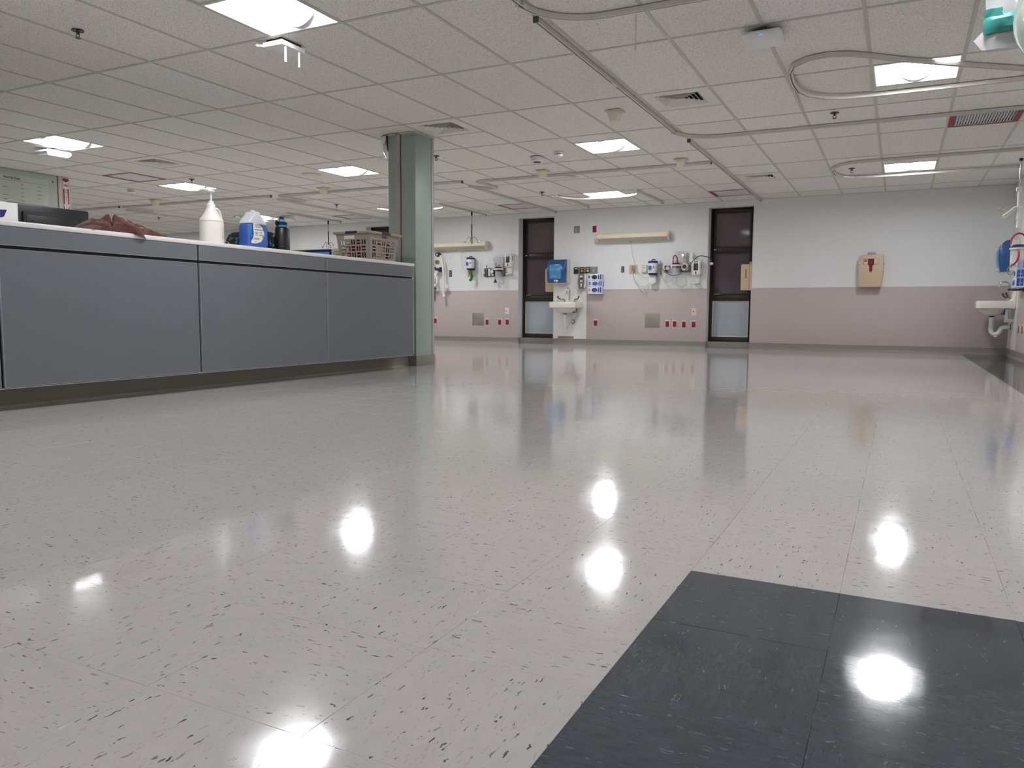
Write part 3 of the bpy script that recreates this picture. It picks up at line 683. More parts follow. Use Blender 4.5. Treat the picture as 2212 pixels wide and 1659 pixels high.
bl2, L2 = bedlight(930, 1057, 530, 'cream over-bed lamp in the left bay, cut by the column', xl=-8.46)
MB().tube(bez([(.10, -.10, -.09), (.10, -.10, -.22), (.12, -.09, -.40), (.20, -.08, -.55), (.31, -.06, -.60)]), .005, 6).build('pull_cord', MATS['pale_cord'], bl2)
# medical gas outlet strip by the sink
cx, cz, sx, sz = wsize(1240, 577, 1291, 591); t = thing('gas_outlet_strip', 'row of dark medical gas outlets with one yellow label', 'gas outlets', (cx, D, cz))
MB().box(-sx/2, sx/2, -.018, 0, -sz/2, sz/2).build('rail', mat('gas_rail', 'a09c95', .35, metal=.6), t, bevel=.003)
for i, (c_, lc) in enumerate((('1c1c1e', '2b2b2d'), ('2a2724', 'd8a51c'), ('232325', 'e4e2de'), ('8b8781', 'aaa6a0'))):
    x = -sx/2+.055+i*sx*.245; m_ = MB().box(x-.042, x+.036, -.028, -.018, -sz/2+.008, sz/2-.008).build('gas_outlet', mat('gas_plate_%d' % i, c_, .4), t, bevel=.004)
    MB().lathe([(0, .034), (.020, .033), (.022, .028)], 16, (x, 0, -.012), 'y').build('port', mat('gas_label_%d' % i, lc, .4), m_)
    if i < 3: MB().box(x-.026, x+.026, -.0295, -.028, .024, .040).build('label', MATS['gas_label_%d' % i] if i == 1 else M_WHITE, m_)
    MB().box(x+.040, x+.062, -.024, -.018, -sz/2+.012, sz/2-.012).build('slide', M_GREY, t, bevel=.002)
# soap dispenser
cx, cz, sx, sz = wsize(1252, 592, 1268, 623); t = thing('soap_dispenser', 'grey and white soap dispenser above the right side of the sink', 'dispenser', (cx, D, cz))
MB().box(-sx/2, sx/2, -.085, 0, -sz/2, sz/2).build('body', M_WHITE, t, bevel=.02, seg=3)
MB().extr([(-.045, -sz/2-.01), (.045, -sz/2-.01), (.060, -.02), (.055, sz/2+.004), (-.055, sz/2+.004), (-.060, -.02)], -.104, -.080, 'y').build('front_cover', mat('mid_grey_cover', '6c6b6c', .35), t, bevel=.008)
for z, w_, m_ in ((.08, .05, M_WHITE), (.045, .05, M_BLACK), (.0, .04, M_WHITE), (-.075, .022, M_WHITE)): MB().box(-w_/2, w_/2, -.1055, -.104, z-.012 if z > -.05 else z-.03, z+.012 if z > -.05 else z+.03).build('print', m_, t)
# towel dispenser (front view)
def towel_dispenser(loc, rz, lab):
    t = thing('towel_dispenser', lab, 'dispenser', loc, rz, 'blue paper towel dispensers')
    MB().box(-.17, .19, -.11, 0, -.215, .215).build('back_housing', mat('housing_beige', 'cfcabb', .4), t, bevel=.01)
    prof = [(-.11, .215), (-.17, .20), (-.225, .14), (-.245, .06), (-.24, -.04), (-.225, -.16), (-.21, -.215), (-.11, -.215)]
    MB().extr(prof, -.175, .175, 'x').build('cover', M_BLUE, t, bevel=.014, seg=3, ang=50)
    p2 = [(-.16, .14), (-.225, .135), (-.252, .05), (-.248, -.05), (-.236, -.145), (-.16, -.145)]
    MB().extr(p2, -.125, .105, 'x').build('window', M_LBLUE, t, bevel=.010, seg=3)
    MB().extr([(-.16, .10), (-.232, .095), (-.248, .02), (-.22, -.0), (-.16, -.02)], .105, .14, 'x').build('side_rib', M_LBLUE, t, bevel=.008)
    MB().box(-.03, .04, -.246, -.20, -.205, -.165).build('latch', M_WHITE, t, bevel=.006); MB().extr([(-.02, -.20), (.02, -.20), (0, -.17)], -.2475, -.24, 'y').build('arrow_mark', M_BLACK, t)
    text_obj('enMotion', .022, M_WHITE, t, (-.03, -.2535, -.098), (R_(88), 0, 0))
    MB().box(-.02, .075, -.2505, -.246, .100, .112).build('highlight_strip', M_WHITE, t)
    MB().box(-.155, .155, -.19, -.06, -.225, -.215).build('paper_slot', M_WHITE, t)
    return t
cx, cz, sx, sz = wsize(1190, 561, 1233, 612); towel_dispenser((cx+.0, D, cz), 0, 'blue paper towel dispenser above the sink in the middle bay')
# glove boxes in a wire holder
M_WIRE = mat('white_coated_wire', 'e9e9ec', .35); M_BOXW = mat('box_card_white', 'e6e8f2', .6); M_BOXB = mat('box_print_blue', '2f3f9a', .6)
def glove_stack(loc, rz, words, extra):
    t = thing('glove_box_holder', 'white wire holder stacked with three glove boxes, %s' % words, 'wire holder', loc, rz, 'glove box holders')
    w_, h_, d_ = .265, .112, .10; mb = MB()
    for x in (-w_/2-.01, w_/2+.01): mb.rod((x, -d_-.012, -.19), (x, -d_-.012, .17), .004, 6).rod((x, 0, -.19), (x, -d_-.012, -.19), .004, 6)
    for z in (-.19, -.06, .06, .17): mb.rod((-w_/2-.01, -d_-.012, z), (-w_/2+.03, -d_-.012, z), .004, 6).rod((w_/2-.03, -d_-.012, z), (w_/2+.01, -d_-.012, z), .004, 6)
    mb.rod((-w_/2-.01, -d_-.012, -.19), (w_/2+.01, -d_-.012, -.19), .004, 6)
    mb.build('wire_frame', M_WIRE, t); MB().box(-w_/2-.012, w_/2+.012, -d_-.016, 0, -.198, -.188).build('tray', M_WIRE, t); MB().box(-w_/2, w_/2, -.006, 0, -.19, .17).build('back_plate', M_WIRE, t)
    c0 = Vector(loc); rot = Matrix.Rotation(rz, 3, 'Z')
    for i, (oc, sq, lab) in enumerate(extra):
        off = Vector(((-.008, .004, -.004)[i], -.007, -.187+h_/2+(2-i)*(h_+.004)))
        b = thing('glove_box', lab, 'glove box', c0+rot @ off, rz, 'glove boxes in wall holders')
        MB().box(-w_/2+.003, w_/2-.003, -d_, 0, -h_/2, h_/2).build('carton', M_BOXW, b, bevel=.002)
        MB().lathe([(0, d_+.003), (.9, d_+.003), (1, d_)], 24, (-.005, 0, .0), 'y', sx=.055, sy=.038).build('opening_oval', mat('oval_'+oc, oc, .5), b)
        MB().box(-w_/2+.012, -w_/2+.042, -d_-.0012, -d_, -.02, .03).build('size_mark', mat('mark_'+sq, sq, .5), b)
        MB().box(.062, .085, -d_-.0012, -d_, -.04, .042).build('brand_panel', M_BOXB, b); MB().box(.098, .122, -d_-.0012, -d_, -.045, .048).build('side_print', M_BOXB, b)
        ep = MB().box(w_/2-.003, w_/2-.0018, -d_+.012, -.012, -h_/2+.008, h_/2-.008).build('end_print', mat('end_blue', '2b52b4', .5), b)
        MB().box(w_/2-.0018, w_/2-.0010, -d_/2-.002, -d_/2+.002, -h_/2+.01, h_/2-.01).box(w_/2-.0018, w_/2-.0010, -d_+.02, -.02, -.012, -.008).build('white_rule', M_WHITE, ep)
        if i == 2: MB().ell((0, -d_-.008, -.012), .035, .014, .026, 10, 6).build('glove_tuft', mat('glove_blue', '4b58d0', .5), b)
    return t
cx, cz, sx, sz = wsize(1272, 589, 1308, 635)
glove_stack((cx, D, cz+.005), 0, 'right of the sink', [('1a2f55', '1d6a4a', 'glove box with dark oval, topmost right of the sink'), ('5664b8', '3f57b0', 'glove box with pale blue oval, middle of the stack by the sink'), ('28205c', 'd6a93a', 'glove box with gloves poking out, bottom of the stack by the sink')])
# wash basins
def sink(loc, rz, lab):
    t = thing('wash_basin', lab, 'sink', loc, rz, 'wall-hung wash basins')          # local origin: wall, rim height
    W_, Dp = .255, .46
    # bowl with rim: outer block, inner hollow
    n = 28; rim_o = [(-W_, 0), (-W_, -Dp+.05), (-W_+.05, -Dp), (W_-.05, -Dp), (W_, -Dp+.05), (W_, 0)]
    mb = MB(); N = len(rim_o)
    inner = [(-W_+.045, -.10), (-W_+.045, -Dp+.075), (-W_+.075, -Dp+.045), (W_-.075, -Dp+.045), (W_-.045, -Dp+.075), (W_-.045, -.10)]
    low = [(-W_+.09, -.12), (-W_+.09, -Dp+.11), (-W_+.11, -Dp+.09), (W_-.11, -Dp+.09), (W_-.09, -Dp+.11), (W_-.09, -.12)]
    rings = [[(x, y, -.105) for x, y in rim_o], [(x, y, 0) for x, y in rim_o], [(x, y, -.004) for x, y in inner], [(x, y, -.13) for x, y in low]]
    vs = [p for r in rings for p in r]; fs = []
    for i in range(3):
        for k in range(N): fs.append((i*N+k, i*N+(k+1) % N, (i+1)*N+(k+1) % N, (i+1)*N+k))
    fs.append(tuple(3*N+k for k in range(N))); fs.append(tuple(range(N)))
    mb.add(vs, fs); mb.build('basin', M_PORC, t, bevel=.008)
    MB().extr([(0, -.12), (0, .125), (-.018, .13), (-.034, .118), (-.045, .02), (-.085, .0), (-.085, -.10)], -.235, .235, 'x').build('backsplash', M_PORC, t, bevel=.008)
    mb = MB(); prof = [(.20, -.10), (.185, -.14), (.13, -.185), (.06, -.205), (.03, -.21)]
    mb.lathe(prof, 20, (0, -.25, 0), 'z', 1., .85); mb.build('bowl_underside', M_PORC, t)
    g_ = bez([(0, -.055, .0), (0, -.055, .10), (0, -.055, .20), (0, -.075, .245), (0, -.12, .265), (0, -.165, .245), (0, -.185, .195), (0, -.185, .175)], 6)
    fa = MB().tube(g_, .011, 10).lathe([(.022, 0), (.018, .03), (.012, .04)], 14, (0, -.055, 0)).build('faucet', M_STEEL, t)
    MB().rod((0, -.185, .175), (0, -.185, .158), .014, 10).build('aerator', M_STEEL, fa)
    for s in (-1, 1):
        hb = MB().lathe([(.022, 0), (.016, .03), (.012, .05)], 12, (s*.10, -.06, 0)).build('tap', M_STEEL, t)
        MB().tube(bez([(s*.10, -.06, .05), (s*.12, -.07, .055), (s*.17, -.09, .058), (s*.20, -.11, .085), (s*.205, -.115, .115)], 5), [.008]*5+[.009]*5+[.011]*5+[.014]*5+[.012], 8).build('wrist_blade', mat('dark_chrome', '5b5753', .25, metal=.9), hb)
    dp = MB().tube([(0, -.25, -.205), (0, -.25, -.225)], .034, 14).build('drain_collar', M_BLACK, t)
    MB().tube(bez([(0, -.25, -.225), (0, -.25, -.33), (0, -.25, -.41), (.0, -.225, -.455), (0, -.185, -.46), (0, -.15, -.43), (0, -.13, -.385), (0, -.09, -.365), (0, 0, -.365)], 6), .030, 14).build('trap_pipe', M_WHITE, t)
    MB().rod((0, -.19, -.455), (0, -.19, -.50), .024, 12).build('cleanout', M_WHITE, t)
    MB().tube(bez([(.13, -.09, -.12), (.13, -.09, -.20), (.10, -.08, -.26), (.085, -.02, -.27)], 6), .024, 12).rod((.085, -.0, -.27), (.085, -.11, -.27), .027, 12).build('supply_sleeve', M_WHITE, t)
    for s in (-1, 1): MB().tube([(s*.13+.045*math.cos(A), -.12, -.145+.045*math.sin(A)) for A in [R_(q) for q in range(150, 421, 18)]], .007, 7).build('supply_hose', M_GREYD, t)
    MB().tube([(.06+.035*math.cos(A), -.03, -.355+.035*math.sin(A)) for A in [R_(q) for q in range(-120, 121, 24)]], .006, 7).build('pipe_ring', M_GREYD, t)
    return t
cx = (ony(1208, 640).x+ony(1258, 640).x)/2
sink((cx, D-.004, .775), 0, 'cream wall-hung wash basin with wrist-blade taps below the blue dispenser')
# sharps cabinets: tan, one facing the room, two on the window jambs
def sharps(loc, rz, lab, front):
    t = thing('sharps_cabinet', lab, 'sharps container', loc, rz, 'tan sharps cabinets')
    w_, h_, d_ = .172, .245, .155
    # slightly barrelled front outline
    pl = [(-.15, -h_), (.15, -h_), (.168, -.10), (.172, .0), (.172, .20), (.165, h_-.006), (.06, h_+.004), (-.10, h_), (-.155, h_-.008), (-.172, .20), (-.172, .0), (-.168, -.10)]
    MB().extr(pl, -.03, -.0, 'y').build('back_shell', M_TAN, t, bevel=.004)
    MB().extr(pl, -d_, -.034, 'y').build('front_shell', M_TAN, t, bevel=.008)
    MB().extr([(x*.98, z*.98) for x, z in pl], -.034, -.03, 'y').build('seam', mat('seam_brown', '6e573c', .6), t)
    MB().box(-.055, .055, -.045, -.01, h_-.01, h_+.045).build('hanger_tab', mat('clear_grey_tab', 'a9a3a6', .3), t, bevel=.004)
    if front:
        MB().extr([(-.105, .10), (-.105, .185), (.105, .185), (.105, .10), (.045, .10), (.022, .07), (.022, .0), (.0, -.02), (-.022, .0), (-.022, .07), (-.045, .10)], -d_-.0015, -d_+.002, 'y').build('window', mat('maroon_window', '6e1a26', .25), t)
        MB().box(-.10, -.045, -d_-.003, -d_-.001, .105, .18).build('hazard_label', M_PAPER, t); MB().box(-.097, -.05, -d_-.0045, -d_-.003, .135, .175).build('orange_square', mat('orange_print', 'c24a1c', .5), t)
        text_obj('BIOHAZARD', .0095, M_BLACK, t, (-.0725, -d_-.0032, .120), (R_(90), 0, 0))
        MB().box(.045, .10, -d_-.003, -d_-.001, .105, .18).build('paper_label', M_PAPER, t)
        for z in (.165, .150, .138, .125, .115): MB().box(.052, .092, -d_-.0036, -d_-.003, z-.002, z+.002).build('print_line', M_GREYD, t)
        MB().lathe([(.012, d_+.006), (.016, d_+.004), (.016, d_)], 14, (-.158, 0, .125), 'y').build('lock_ring', M_CREAM, t); MB().lathe([(0, d_+.005), (.010, d_+.004)], 12, (-.158, 0, .125), 'y').build('keyhole', M_BLACK, t)
    if front:
      for z in (.10, .125, .05, .0, -.03): MB().box(.172, .178, -.05, -.03, z-.008, z+.008).build('hinge_knuckle', mat('hinge_brown', '8a714e', .5), t)
    if not front: MB().box(.170, .176, -.088, -.074, -.02, .15).build('side_slot', mat('slot_brown', '6a4a30', .6), t)
    return t
cx, cz, sx, sz = wsize(1855, 551, 1908, 622)
sharps((cx, D-.004, cz), 0, 'tan sharps cabinet facing the room on the right wall stretch', True)
for wx, lab in ((WIN[2]+WW, 'tan sharps cabinet in the left window niche, half behind the blue dispenser'), (WIN[3]+WW, 'tan sharps cabinet on the right window jamb')):
    o = sharps((wx-.002, D+.085, 1.185), R_(-90), lab, False)
    o.scale = (.47, 1.1, .88)
# hand sanitizer dispensers
def sanitizer(x0, y0, x1, y1, lab):
    cx, cz, sx, sz = wsize(x0, y0, x1, y1); t = thing('sanitizer_dispenser', lab, 'dispenser', (cx, D, cz), 0, 'white hand sanitizer dispensers')
    MB().box(-.075, .075, -.12, 0, -.06, .20).build('body', M_WHITE2, t, bevel=.022, seg=3)
    MB().box(-.038, .038, -.1225, -.118, .015, .135).build('level_window', mat('dark_window', '3c3a3c', .2), t, bevel=.004)
    MB().box(.074, .0765, -.075, -.055, .05, .14).build('side_slot', M_BLACK, t)
    text_obj('purell', .030, M_BLACK, t, (0, -.1215, .160), (R_(90), 0, 0), bold=.0006)
    MB().extr([(-.012, -.045), (.012, -.045), (.010, .0), (-.010, .0)], -.1225, -.118, 'y').build('hand_icon', M_GREYD, t)
    MB().box(-.05, .05, -.035, -.005, -.19, -.055).build('drip_arm', M_WHITE, t, bevel=.006); MB().box(-.055, .055, -.115, -.005, -.205, -.188).build('drip_tray', M_WHITE, t, bevel=.005)
    return t
sanitizer(1094, 548, 1112, 592, 'white hand sanitizer dispenser beside the left window')
sanitizer(1497, 562, 1516, 612, 'white hand sanitizer dispenser beside the right window')
# suction canisters with blue bands
def canister(px, py, lab, green):
    t = wt('suction_canister', lab, 'canister', px, py, 'blue-banded suction canisters')
    MB().box(-.05, .05, -.02, 0, -.12, .10).build('wall_bracket', M_GREY, t)
    MB().lathe([(.070, -.085), (.080, -.02), (.083, .085)], 20, (0, -.10, 0)).build('cup', M_WHITE, t)
    MB().lathe([(.074, -.115), (.076, -.085)], 20, (0, -.10, 0)).build('blue_band', M_NAVY, t); MB().lathe([(.086, .085), (.086, .118), (.070, .125)], 20, (0, -.10, 0)).build('blue_band', M_NAVY, t)
    MB().box(-.055, -.005, -.188, -.176, -.03, .035).build('blue_badge', mat('badge_blue', '1f5bb0', .4), t); MB().box(.02, .045, -.181, -.170, .0, .03).build('grey_mark', M_GREY, t)
    MB().tube(bez([(-.02, -.10, .122), (-.01, -.10, .15), (.04, -.10, .14)], 6), .008, 7).build('handle', M_NAVY, t)
    if green:
        MB().tube(bez([(.0, -.12, -.10), (.03, -.14, -.17), (.05, -.14, -.24), (.03, -.13, -.30), (-.005, -.12, -.31)]), .026, 9).build('green_hose', M_GREEN, t)
        MB().tube(bez([(.08, -.06, .11), (.14, -.07, .06), (.20, -.06, -.08), (.23, -.06, -.24), (.20, -.06, -.36)]), .005, 6).build('clear_tube', MATS['pale_cord'], t)
        MB().tube(bez([(-.05, -.06, .05), (-.11, -.06, -.02), (-.10, -.06, -.14), (-.04, -.06, -.21), (.06, -.06, -.24), (.16, -.06, -.16), (.14, -.06, .0)]), .005, 6).build('tube_loop', MATS['pale_cord'], t)
    else:
        MB().extr([(-.07, -.24), (-.01, -.29), (.06, -.25), (.055, -.17), (.045, -.12), (-.05, -.12)], -.12, -.03, 'y').build('tissue_bracket', M_WHITE, t, bevel=.006)
    return t
canister(1022, 571, 'white canister with navy bands and a green hose in the left bay', True)
canister(1414, 580, 'white canister with navy bands in the middle bay', False)
p = ony(1016, 590); t = thing('jack_plate', 'tan jack plate behind the green hose', 'wall plate', (p.x, D, p.z)); MB().box(-.06, .06, -.008, 0, -.07, .07).build('cover_plate', M_TAN, t, bevel=.003); MB().box(-.035, .035, -.014, -.008, -.05, .055).build('jack_panel', mat('jack_brown', '6f6250', .4), t, bevel=.002)
p = ony(973.5, 591); t = thing('grey_socket', 'dark grey socket beside the white hose device', 'outlet', (p.x, D, p.z)); MB().box(-.030, .030, -.008, 0, -.065, .065).build('cover_plate', M_GREYD, t, bevel=.003)
for z in (-.025, .025): MB().lathe([(0, .012), (.014, .011), (.015, .008)], 12, (0, 0, z), 'y').build('jack', M_GREY, t)
# equipment rails with regulator, suction lid, red tube and packed mask
def rail(x0, y0, x1, y1, lab, mid):
    cx, cz, sx, sz = wsize(x0, y0, x1, y1); t = thing('equipment_rail', lab, 'equipment rail', (cx, D, cz), 0, 'wall equipment rails')
    MB().box(-sx/2, sx/2, -.022, 0, -sz/2, sz/2).build('rail', mat('rail_dark', '55514d', .4, metal=.4), t, bevel=.003)
    for i in range(6):
        x = -sx/2+sx*(i+.5)/6; MB().box(x-.025, x+.025, -.027, -.022, -sz/2+.012, sz/2-.012).build('module', M_WHITE if i in (1, 2) else (M_GREY if i % 2 else M_GREYD), t, bevel=.003)
    q = -.05 if mid else .08
    g_ = MB().lathe([(0, .09), (.036, .088), (.040, .075), (.040, .03)], 18, (q-.10, 0, .01), 'y').build('gauge', M_GREYD if not mid else M_BLACK, t)
    MB().lathe([(0, .092), (.030, .0915), (.030, .090)], 16, (q-.10, 0, .01), 'y').build('dial', M_WHITE, g_)
    MB().rod((q-.24, -.03, -.10), (q-.24, -.05, .14), .010, 8).build('rod', M_GREY, t)
    MB().lathe([(.058, -.18), (.066, -.02)], 20, (q+.05, -.11, .03)).build('cup', M_CLEAR, t)
    MB().lathe([(.07, .01), (.090, .014), (.090, .035), (.05, .045)], 20, (q+.05, -.11, .03)).build('lid_rim', M_WHITE, t)
    MB().lathe([(.080, .036), (.060, .062), (.0, .066)], 20, (q+.05, -.11, .03)).build('blue_lid', M_NAVY, t)
    MB().tube(bez([(q+.0, -.11, .09), (q+.0, -.11, .18), (q+.025, -.11, .225), (q+.06, -.11, .19), (q+.07, -.11, .10)]), .010, 8).build('red_tube', mat('red_rubber', '9c1426', .4), t)
    bm_ = MB(); n = 8; rr = random.Random(5+mid); vs = []
    for i in range(n+1):
        for k in range(n+1):
            e = max(abs(i/n-.5), abs(k/n-.5))*2; vs.append((q+(.03 if not mid else .12)+.20*(i/n-.5)+rr.uniform(-.01, .01), -.06-.05*(1-e*e)-rr.uniform(0, .03), .17+.24*(k/n-.5)+rr.uniform(-.012, .012)))
    fs = [(i*(n+1)+k, (i+1)*(n+1)+k, (i+1)*(n+1)+k+1, i*(n+1)+k+1) for i in range(n) for k in range(n)]
    vs += [(x, -.045, z) for x, y, z in vs]; o_ = (n+1)**2; fs += [tuple(v+o_ for v in f[::-1]) for f in fs]
    per = [i*(n+1) for i in range(n)]+[n*(n+1)+k for k in range(n)]+[i*(n+1)+n for i in range(n, 0, -1)]+[k for k in range(n, 0, -1)]
    fs += [(a, b, b+o_, a+o_) for a, b in zip(per, per[1:]+per[:1])]
    MB().add(vs, fs).build('mask_packet', mat('plastic_film', 'd9dadd', .15, alpha=.75, vary=.1, scale=30), t, ang=15)
    if mid:
        MB().lathe([(0, .14), (.05, .13), (.065, .10), (.055, .06)], 18, (q+.20, 0, .02), 'y').build('mask_cup', M_WHITE, t); MB().lathe([(0, .143), (.036, .140)], 16, (q+.20, 0, .03), 'y').build('mask_mouth', mat('mask_brown', '5a2f22', .5), t)
        MB().box(q+.27, q+.33, -.10, -.05, .10, .26).build('packet_tab', M_WHITE, t, bevel=.01)
        for k in range(4): MB().tube([(q-.13+.012*k+(.06+.012*k)*math.cos(A), -.08-.006*k, -.11+(.10+.01*k)*math.sin(A)) for A in [2*math.pi*v/20 for v in range(21)]], .0045, 5).build('cable_coil', MATS['pale_cord'], t)
        cb_ = thing('monitor_cable', 'dark cable draped over the right sanitizer dispenser with a white sensor', 'cable', (cx, D, cz))
        MB().tube(bez([(-.26, -.145, .03), (-.12, -.19, -.09), (.0, -.20, -.12), (.16, -.20, -.06), (.30, -.15, .12), (.40, -.13, .20), (.56, -.11, .17), (.60, -.09, .09)]), .007, 7).build('cord', mat('dark_cable', '3b3540', .45), cb_)
        MB().ell((.60, -.10, .07), .03, .03, .025).build('sensor', M_WHITE, cb_)
        MB().tube(bez([(.0, -.09, -.10), (.02, -.09, -.26), (.10, -.09, -.32), (.18, -.09, -.26), (.17, -.09, -.14)]), .006, 6).build('pink_tube', mat('pink_tube', 'c7b3b6', .3), t)
    else:
        MB().lathe([(.036, -.20), (.012, -.145), (.012, -.12)], 12, (q-.03, -.08, .0)).build('black_cone', M_BLACK, t); MB().rod((q-.03, -.08, -.12), (q-.03, -.06, -.03), .006).build('cone_stem', M_GREY, t)
        MB().tube(bez([(q+.03, -.09, -.05), (q+.06, -.09, -.18), (q+.14, -.09, -.24), (q+.16, -.09, -.16), (q+.10, -.09, -.04)]), .006, 6).build('pink_tube', mat('pink_tube', 'c7b3b6', .3), t)
        MB().box(-sx/2-.05, -sx/2+.02, -.05, -.01, -.03, .01).build('knob', M_WHITE, t, bevel=.008)
rail(1047, 580, 1092, 597, 'equipment rail with black cone and red tube in the left bay', False)
rail(1436, 574, 1492, 588, 'equipment rail with tangled cables and mask packets in the middle bay', True)
# white hose device by the column
t = wt('warming_hose_unit', 'white oval wall unit with draped white hoses beside the column', 'medical device', 953, 571)
MB().ell((0, -.075, 0), .085, .07, .150, 20, 14).build('body', mat('ivory_shell', 'e5e0d3', .3), t)
MB().lathe([(0, .158), (.044, .152), (.050, .138)], 20, (0, 0, .035), 'y').build('dial', M_GREY, t); MB().lathe([(0, .166), (.020, .163), (.022, .150)], 14, (-.012, 0, .035), 'y').build('knob', M_GREYD, t)
MB().extr([(-.082, -.055), (.0, -.085), (.085, -.06), (.06, -.165), (.03, -.150), (-.02, -.125), (-.055, -.13)], -.150, -.03, 'y').build('purple_skirt', mat('purple_plastic', '2b2148', .4), t, bevel=.012)
MB().tube([(.062*math.cos(A), -.11, .185+.032*math.sin(A)) for A in [2*math.pi*i/20 for i in range(21)]], .010, 8).build('hose_ring', M_BLACK, t)
MB().box(-.010, .010, -.115, 0, .16, .21).build('ring_bracket', M_BLACK, t)
M_HOSE = mat('ivory_hose', 'e6e1d4', .4)
MB().tube(bez([(-.06, -.13, .17), (-.12, -.15, .08), (-.115, -.15, -.06), (-.06, -.16, -.20), (.0, -.16, -.31), (-.02, -.16, -.41), (-.06, -.16, -.42), (-.085, -.15, -.36), (-.06, -.14, -.25), (.0, -.13, -.14)]), .022, 10).build('looped_hose', M_HOSE, t)
MB().tube(bez([(.06, -.13, .16), (.10, -.14, .06), (.13, -.14, -.10), (.14, -.14, -.30), (.14, -.14, -.52)]), .021, 10).build('hanging_hose', M_HOSE, t)
MB().tube(bez([(.075, -.11, .17), (.12, -.11, .08), (.16, -.11, -.10), (.175, -.11, -.40)]), .008, 7).build('cable', M_WHITE, t)
MB().rod((.14, -.14, -.52), (.14, -.14, -.60), .024, 10).rod((.14, -.14, -.60), (.165, -.15, -.655), .022, 10, .026).build('nozzle', M_WHITE, t)
MB().hull8((.17, .23, -.13, -.08), (.155, .20, -.13, -.08), -.485, -.40).build('clip', M_WHITE, t, bevel=.006)
p = ony(941, 625); t = thing('dark_rod', 'thin dark rod on the wall right at the column edge', 'rod', (p.x, D, p.z)); MB().rod((0, -.03, -.24), (0, -.03, .26), .008, 8).build('shaft', M_BLACK, t); MB().box(-.012, .012, -.03, 0, .0, .02).build('clip', M_GREYD, t)
# drip-bag hook hangers dropping from the ceiling loops
def drip_hanger(px, ytop, yhook, lab, Y):
    a = ony(px, ytop, Y); b = ony(px, yhook, Y); t = thing('drip_hanger', lab, 'drip stand', (a.x, Y, H), 0, 'ceiling drip hangers')
    zb = b.z-H
    MB().rod((0, 0, -.03), (0, 0, zb), .009, 8).build('rod', M_STEEL, t); MB().rod((0, 0, -.10), (0, 0, -.03), .016, 10).build('carrier', M_BLACK, t)
    MB().rod((0, 0, zb*.92), (0, 0, zb*.45), .013, 8).build('sleeve', M_GREYD, t)
    for A in (20, 110, 200, 290):
        c, s = math.cos(R_(A)), math.sin(R_(A)); MB().tube(bez([(0, 0, zb+.07), (.05*c, .05*s, zb+.085), (.10*c, .10*s, zb+.03), (.12*c, .12*s, zb-.02), (.14*c, .14*s, zb+.005)], 5), .008, 7).build('hook_arm', M_STEEL, t)
    MB().rod((0, 0, zb), (0, 0, zb-.05), .012, 8).build('hub', M_STEEL, t)
    return t
drip_hanger(1019, 464, 522, 'drip hanger with four hooks above the left bay lamp', 12.45)
drip_hanger(709, 485, 533, 'far drip hanger seen left of the laundry basket', 12.45)
# ---------------------------------------------- right wall
RZ = R_(-90)
sink((XR-.004, 12.70, .775), RZ, 'white wall-hung wash basin in the right corner, seen side-on')
towel_dispenser((XR, 12.62, 1.385), RZ, 'blue paper towel dispenser on the right wall above the corner basin')
glove_stack((XR, 11.86, 1.13), RZ, 'on the right wall', [('1d3f86', '2f5fb0', 'topmost blue-ended glove box on the right wall'), ('2450a0', '2f5fb0', 'middle blue-ended glove box on the right wall'), ('1f4a9a', 'd28a2a', 'bottom glove box on the right wall, with an orange spot')])
for y, z in ((11.98, .40), (11.66, .40)): outlet((XR-.005, y, z), RZ, 'red outlet on the right wall, %s' % ('under the corner basin side' if y > 11.8 else 'at the very right edge'))
t = thing('suction_canister', 'clear canister with blue lid and red handle on the right wall', 'canister', (XR, 11.45, 1.30), RZ)
MB().box(-.05, .05, -.03, 0, -.10, .14).build('wall_bracket', M_CREAM, t); MB().box(-.02, .02, -.13, -.03, .10, .13).build('arm', M_CREAM, t)
MB().lathe([(.062, -.16), (.078, .09)], 20, (0, -.13, 0)).build('cup', M_CLEAR, t); MB().box(-.04, .03, -.20, -.19, -.08, .02).build('scale_label', M_PAPER, t)
MB().lathe([(.095, .09), (.098, .105), (.085, .115)], 20, (0, -.13, 0)).build('rim', M_CREAM, t); MB().lathe([(.092, .115), (.060, .150), (.0, .155)], 20, (0, -.13, 0)).build('blue_lid', M_NAVY, t)
MB().tube([(.0, -.13+.085*math.cos(A), .16+.13*math.sin(A)) for A in [R_(q) for q in range(0, 181, 12)]], .011, 8).build('red_handle', mat('red_rubber', '9c1426', .4), t)
MB().tube(bez([(.05, -.14, .10), (.08, -.13, .02), (.08, -.15, -.06), (.03, -.20, -.11)]), .010, 8).build('red_tube', MATS['red_rubber'], t)
MB().tube([(.02, -.20+.035*math.cos(A), -.17+.05*math.sin(A)) for A in [R_(q) for q in range(0, 361, 20)]], .005, 6).build('wire_loop', M_GREY, t)
p = onz(2209, 336, H); t = thing('drip_pole', 'white telescopic drip pole with rings hanging from the far track loop', 'drip stand', (p.x-.01, p.y, H))
zb = ony(2201, 492, p.y).z-H; xb = ony(2201, 492, p.y).x-p.x
zc = ony(2208, 408, p.y).z-H
MB().rod((0, 0, -.035), (0, 0, zc), .010, 10).build('upper_rod', M_STEEL, t); MB().lathe([(.02, -.06), (.022, -.03)], 12).build('carrier', M_BLACK, t)
MB().rod((0, 0, zc), (xb, 0, zb), .017, 12).build('lower_tube', M_WHITE2, t); MB().cbox((0, 0, zc), .06, .06, .05).build('collar', M_WHITE, t, bevel=.008)
zr = ony(2205, 447, p.y).z-H; xr = xb*.45
MB().lathe([(.03, -.01), (.032, .01)], 14, (xr, 0, zr)).build('ring_collar', M_WHITE, t)
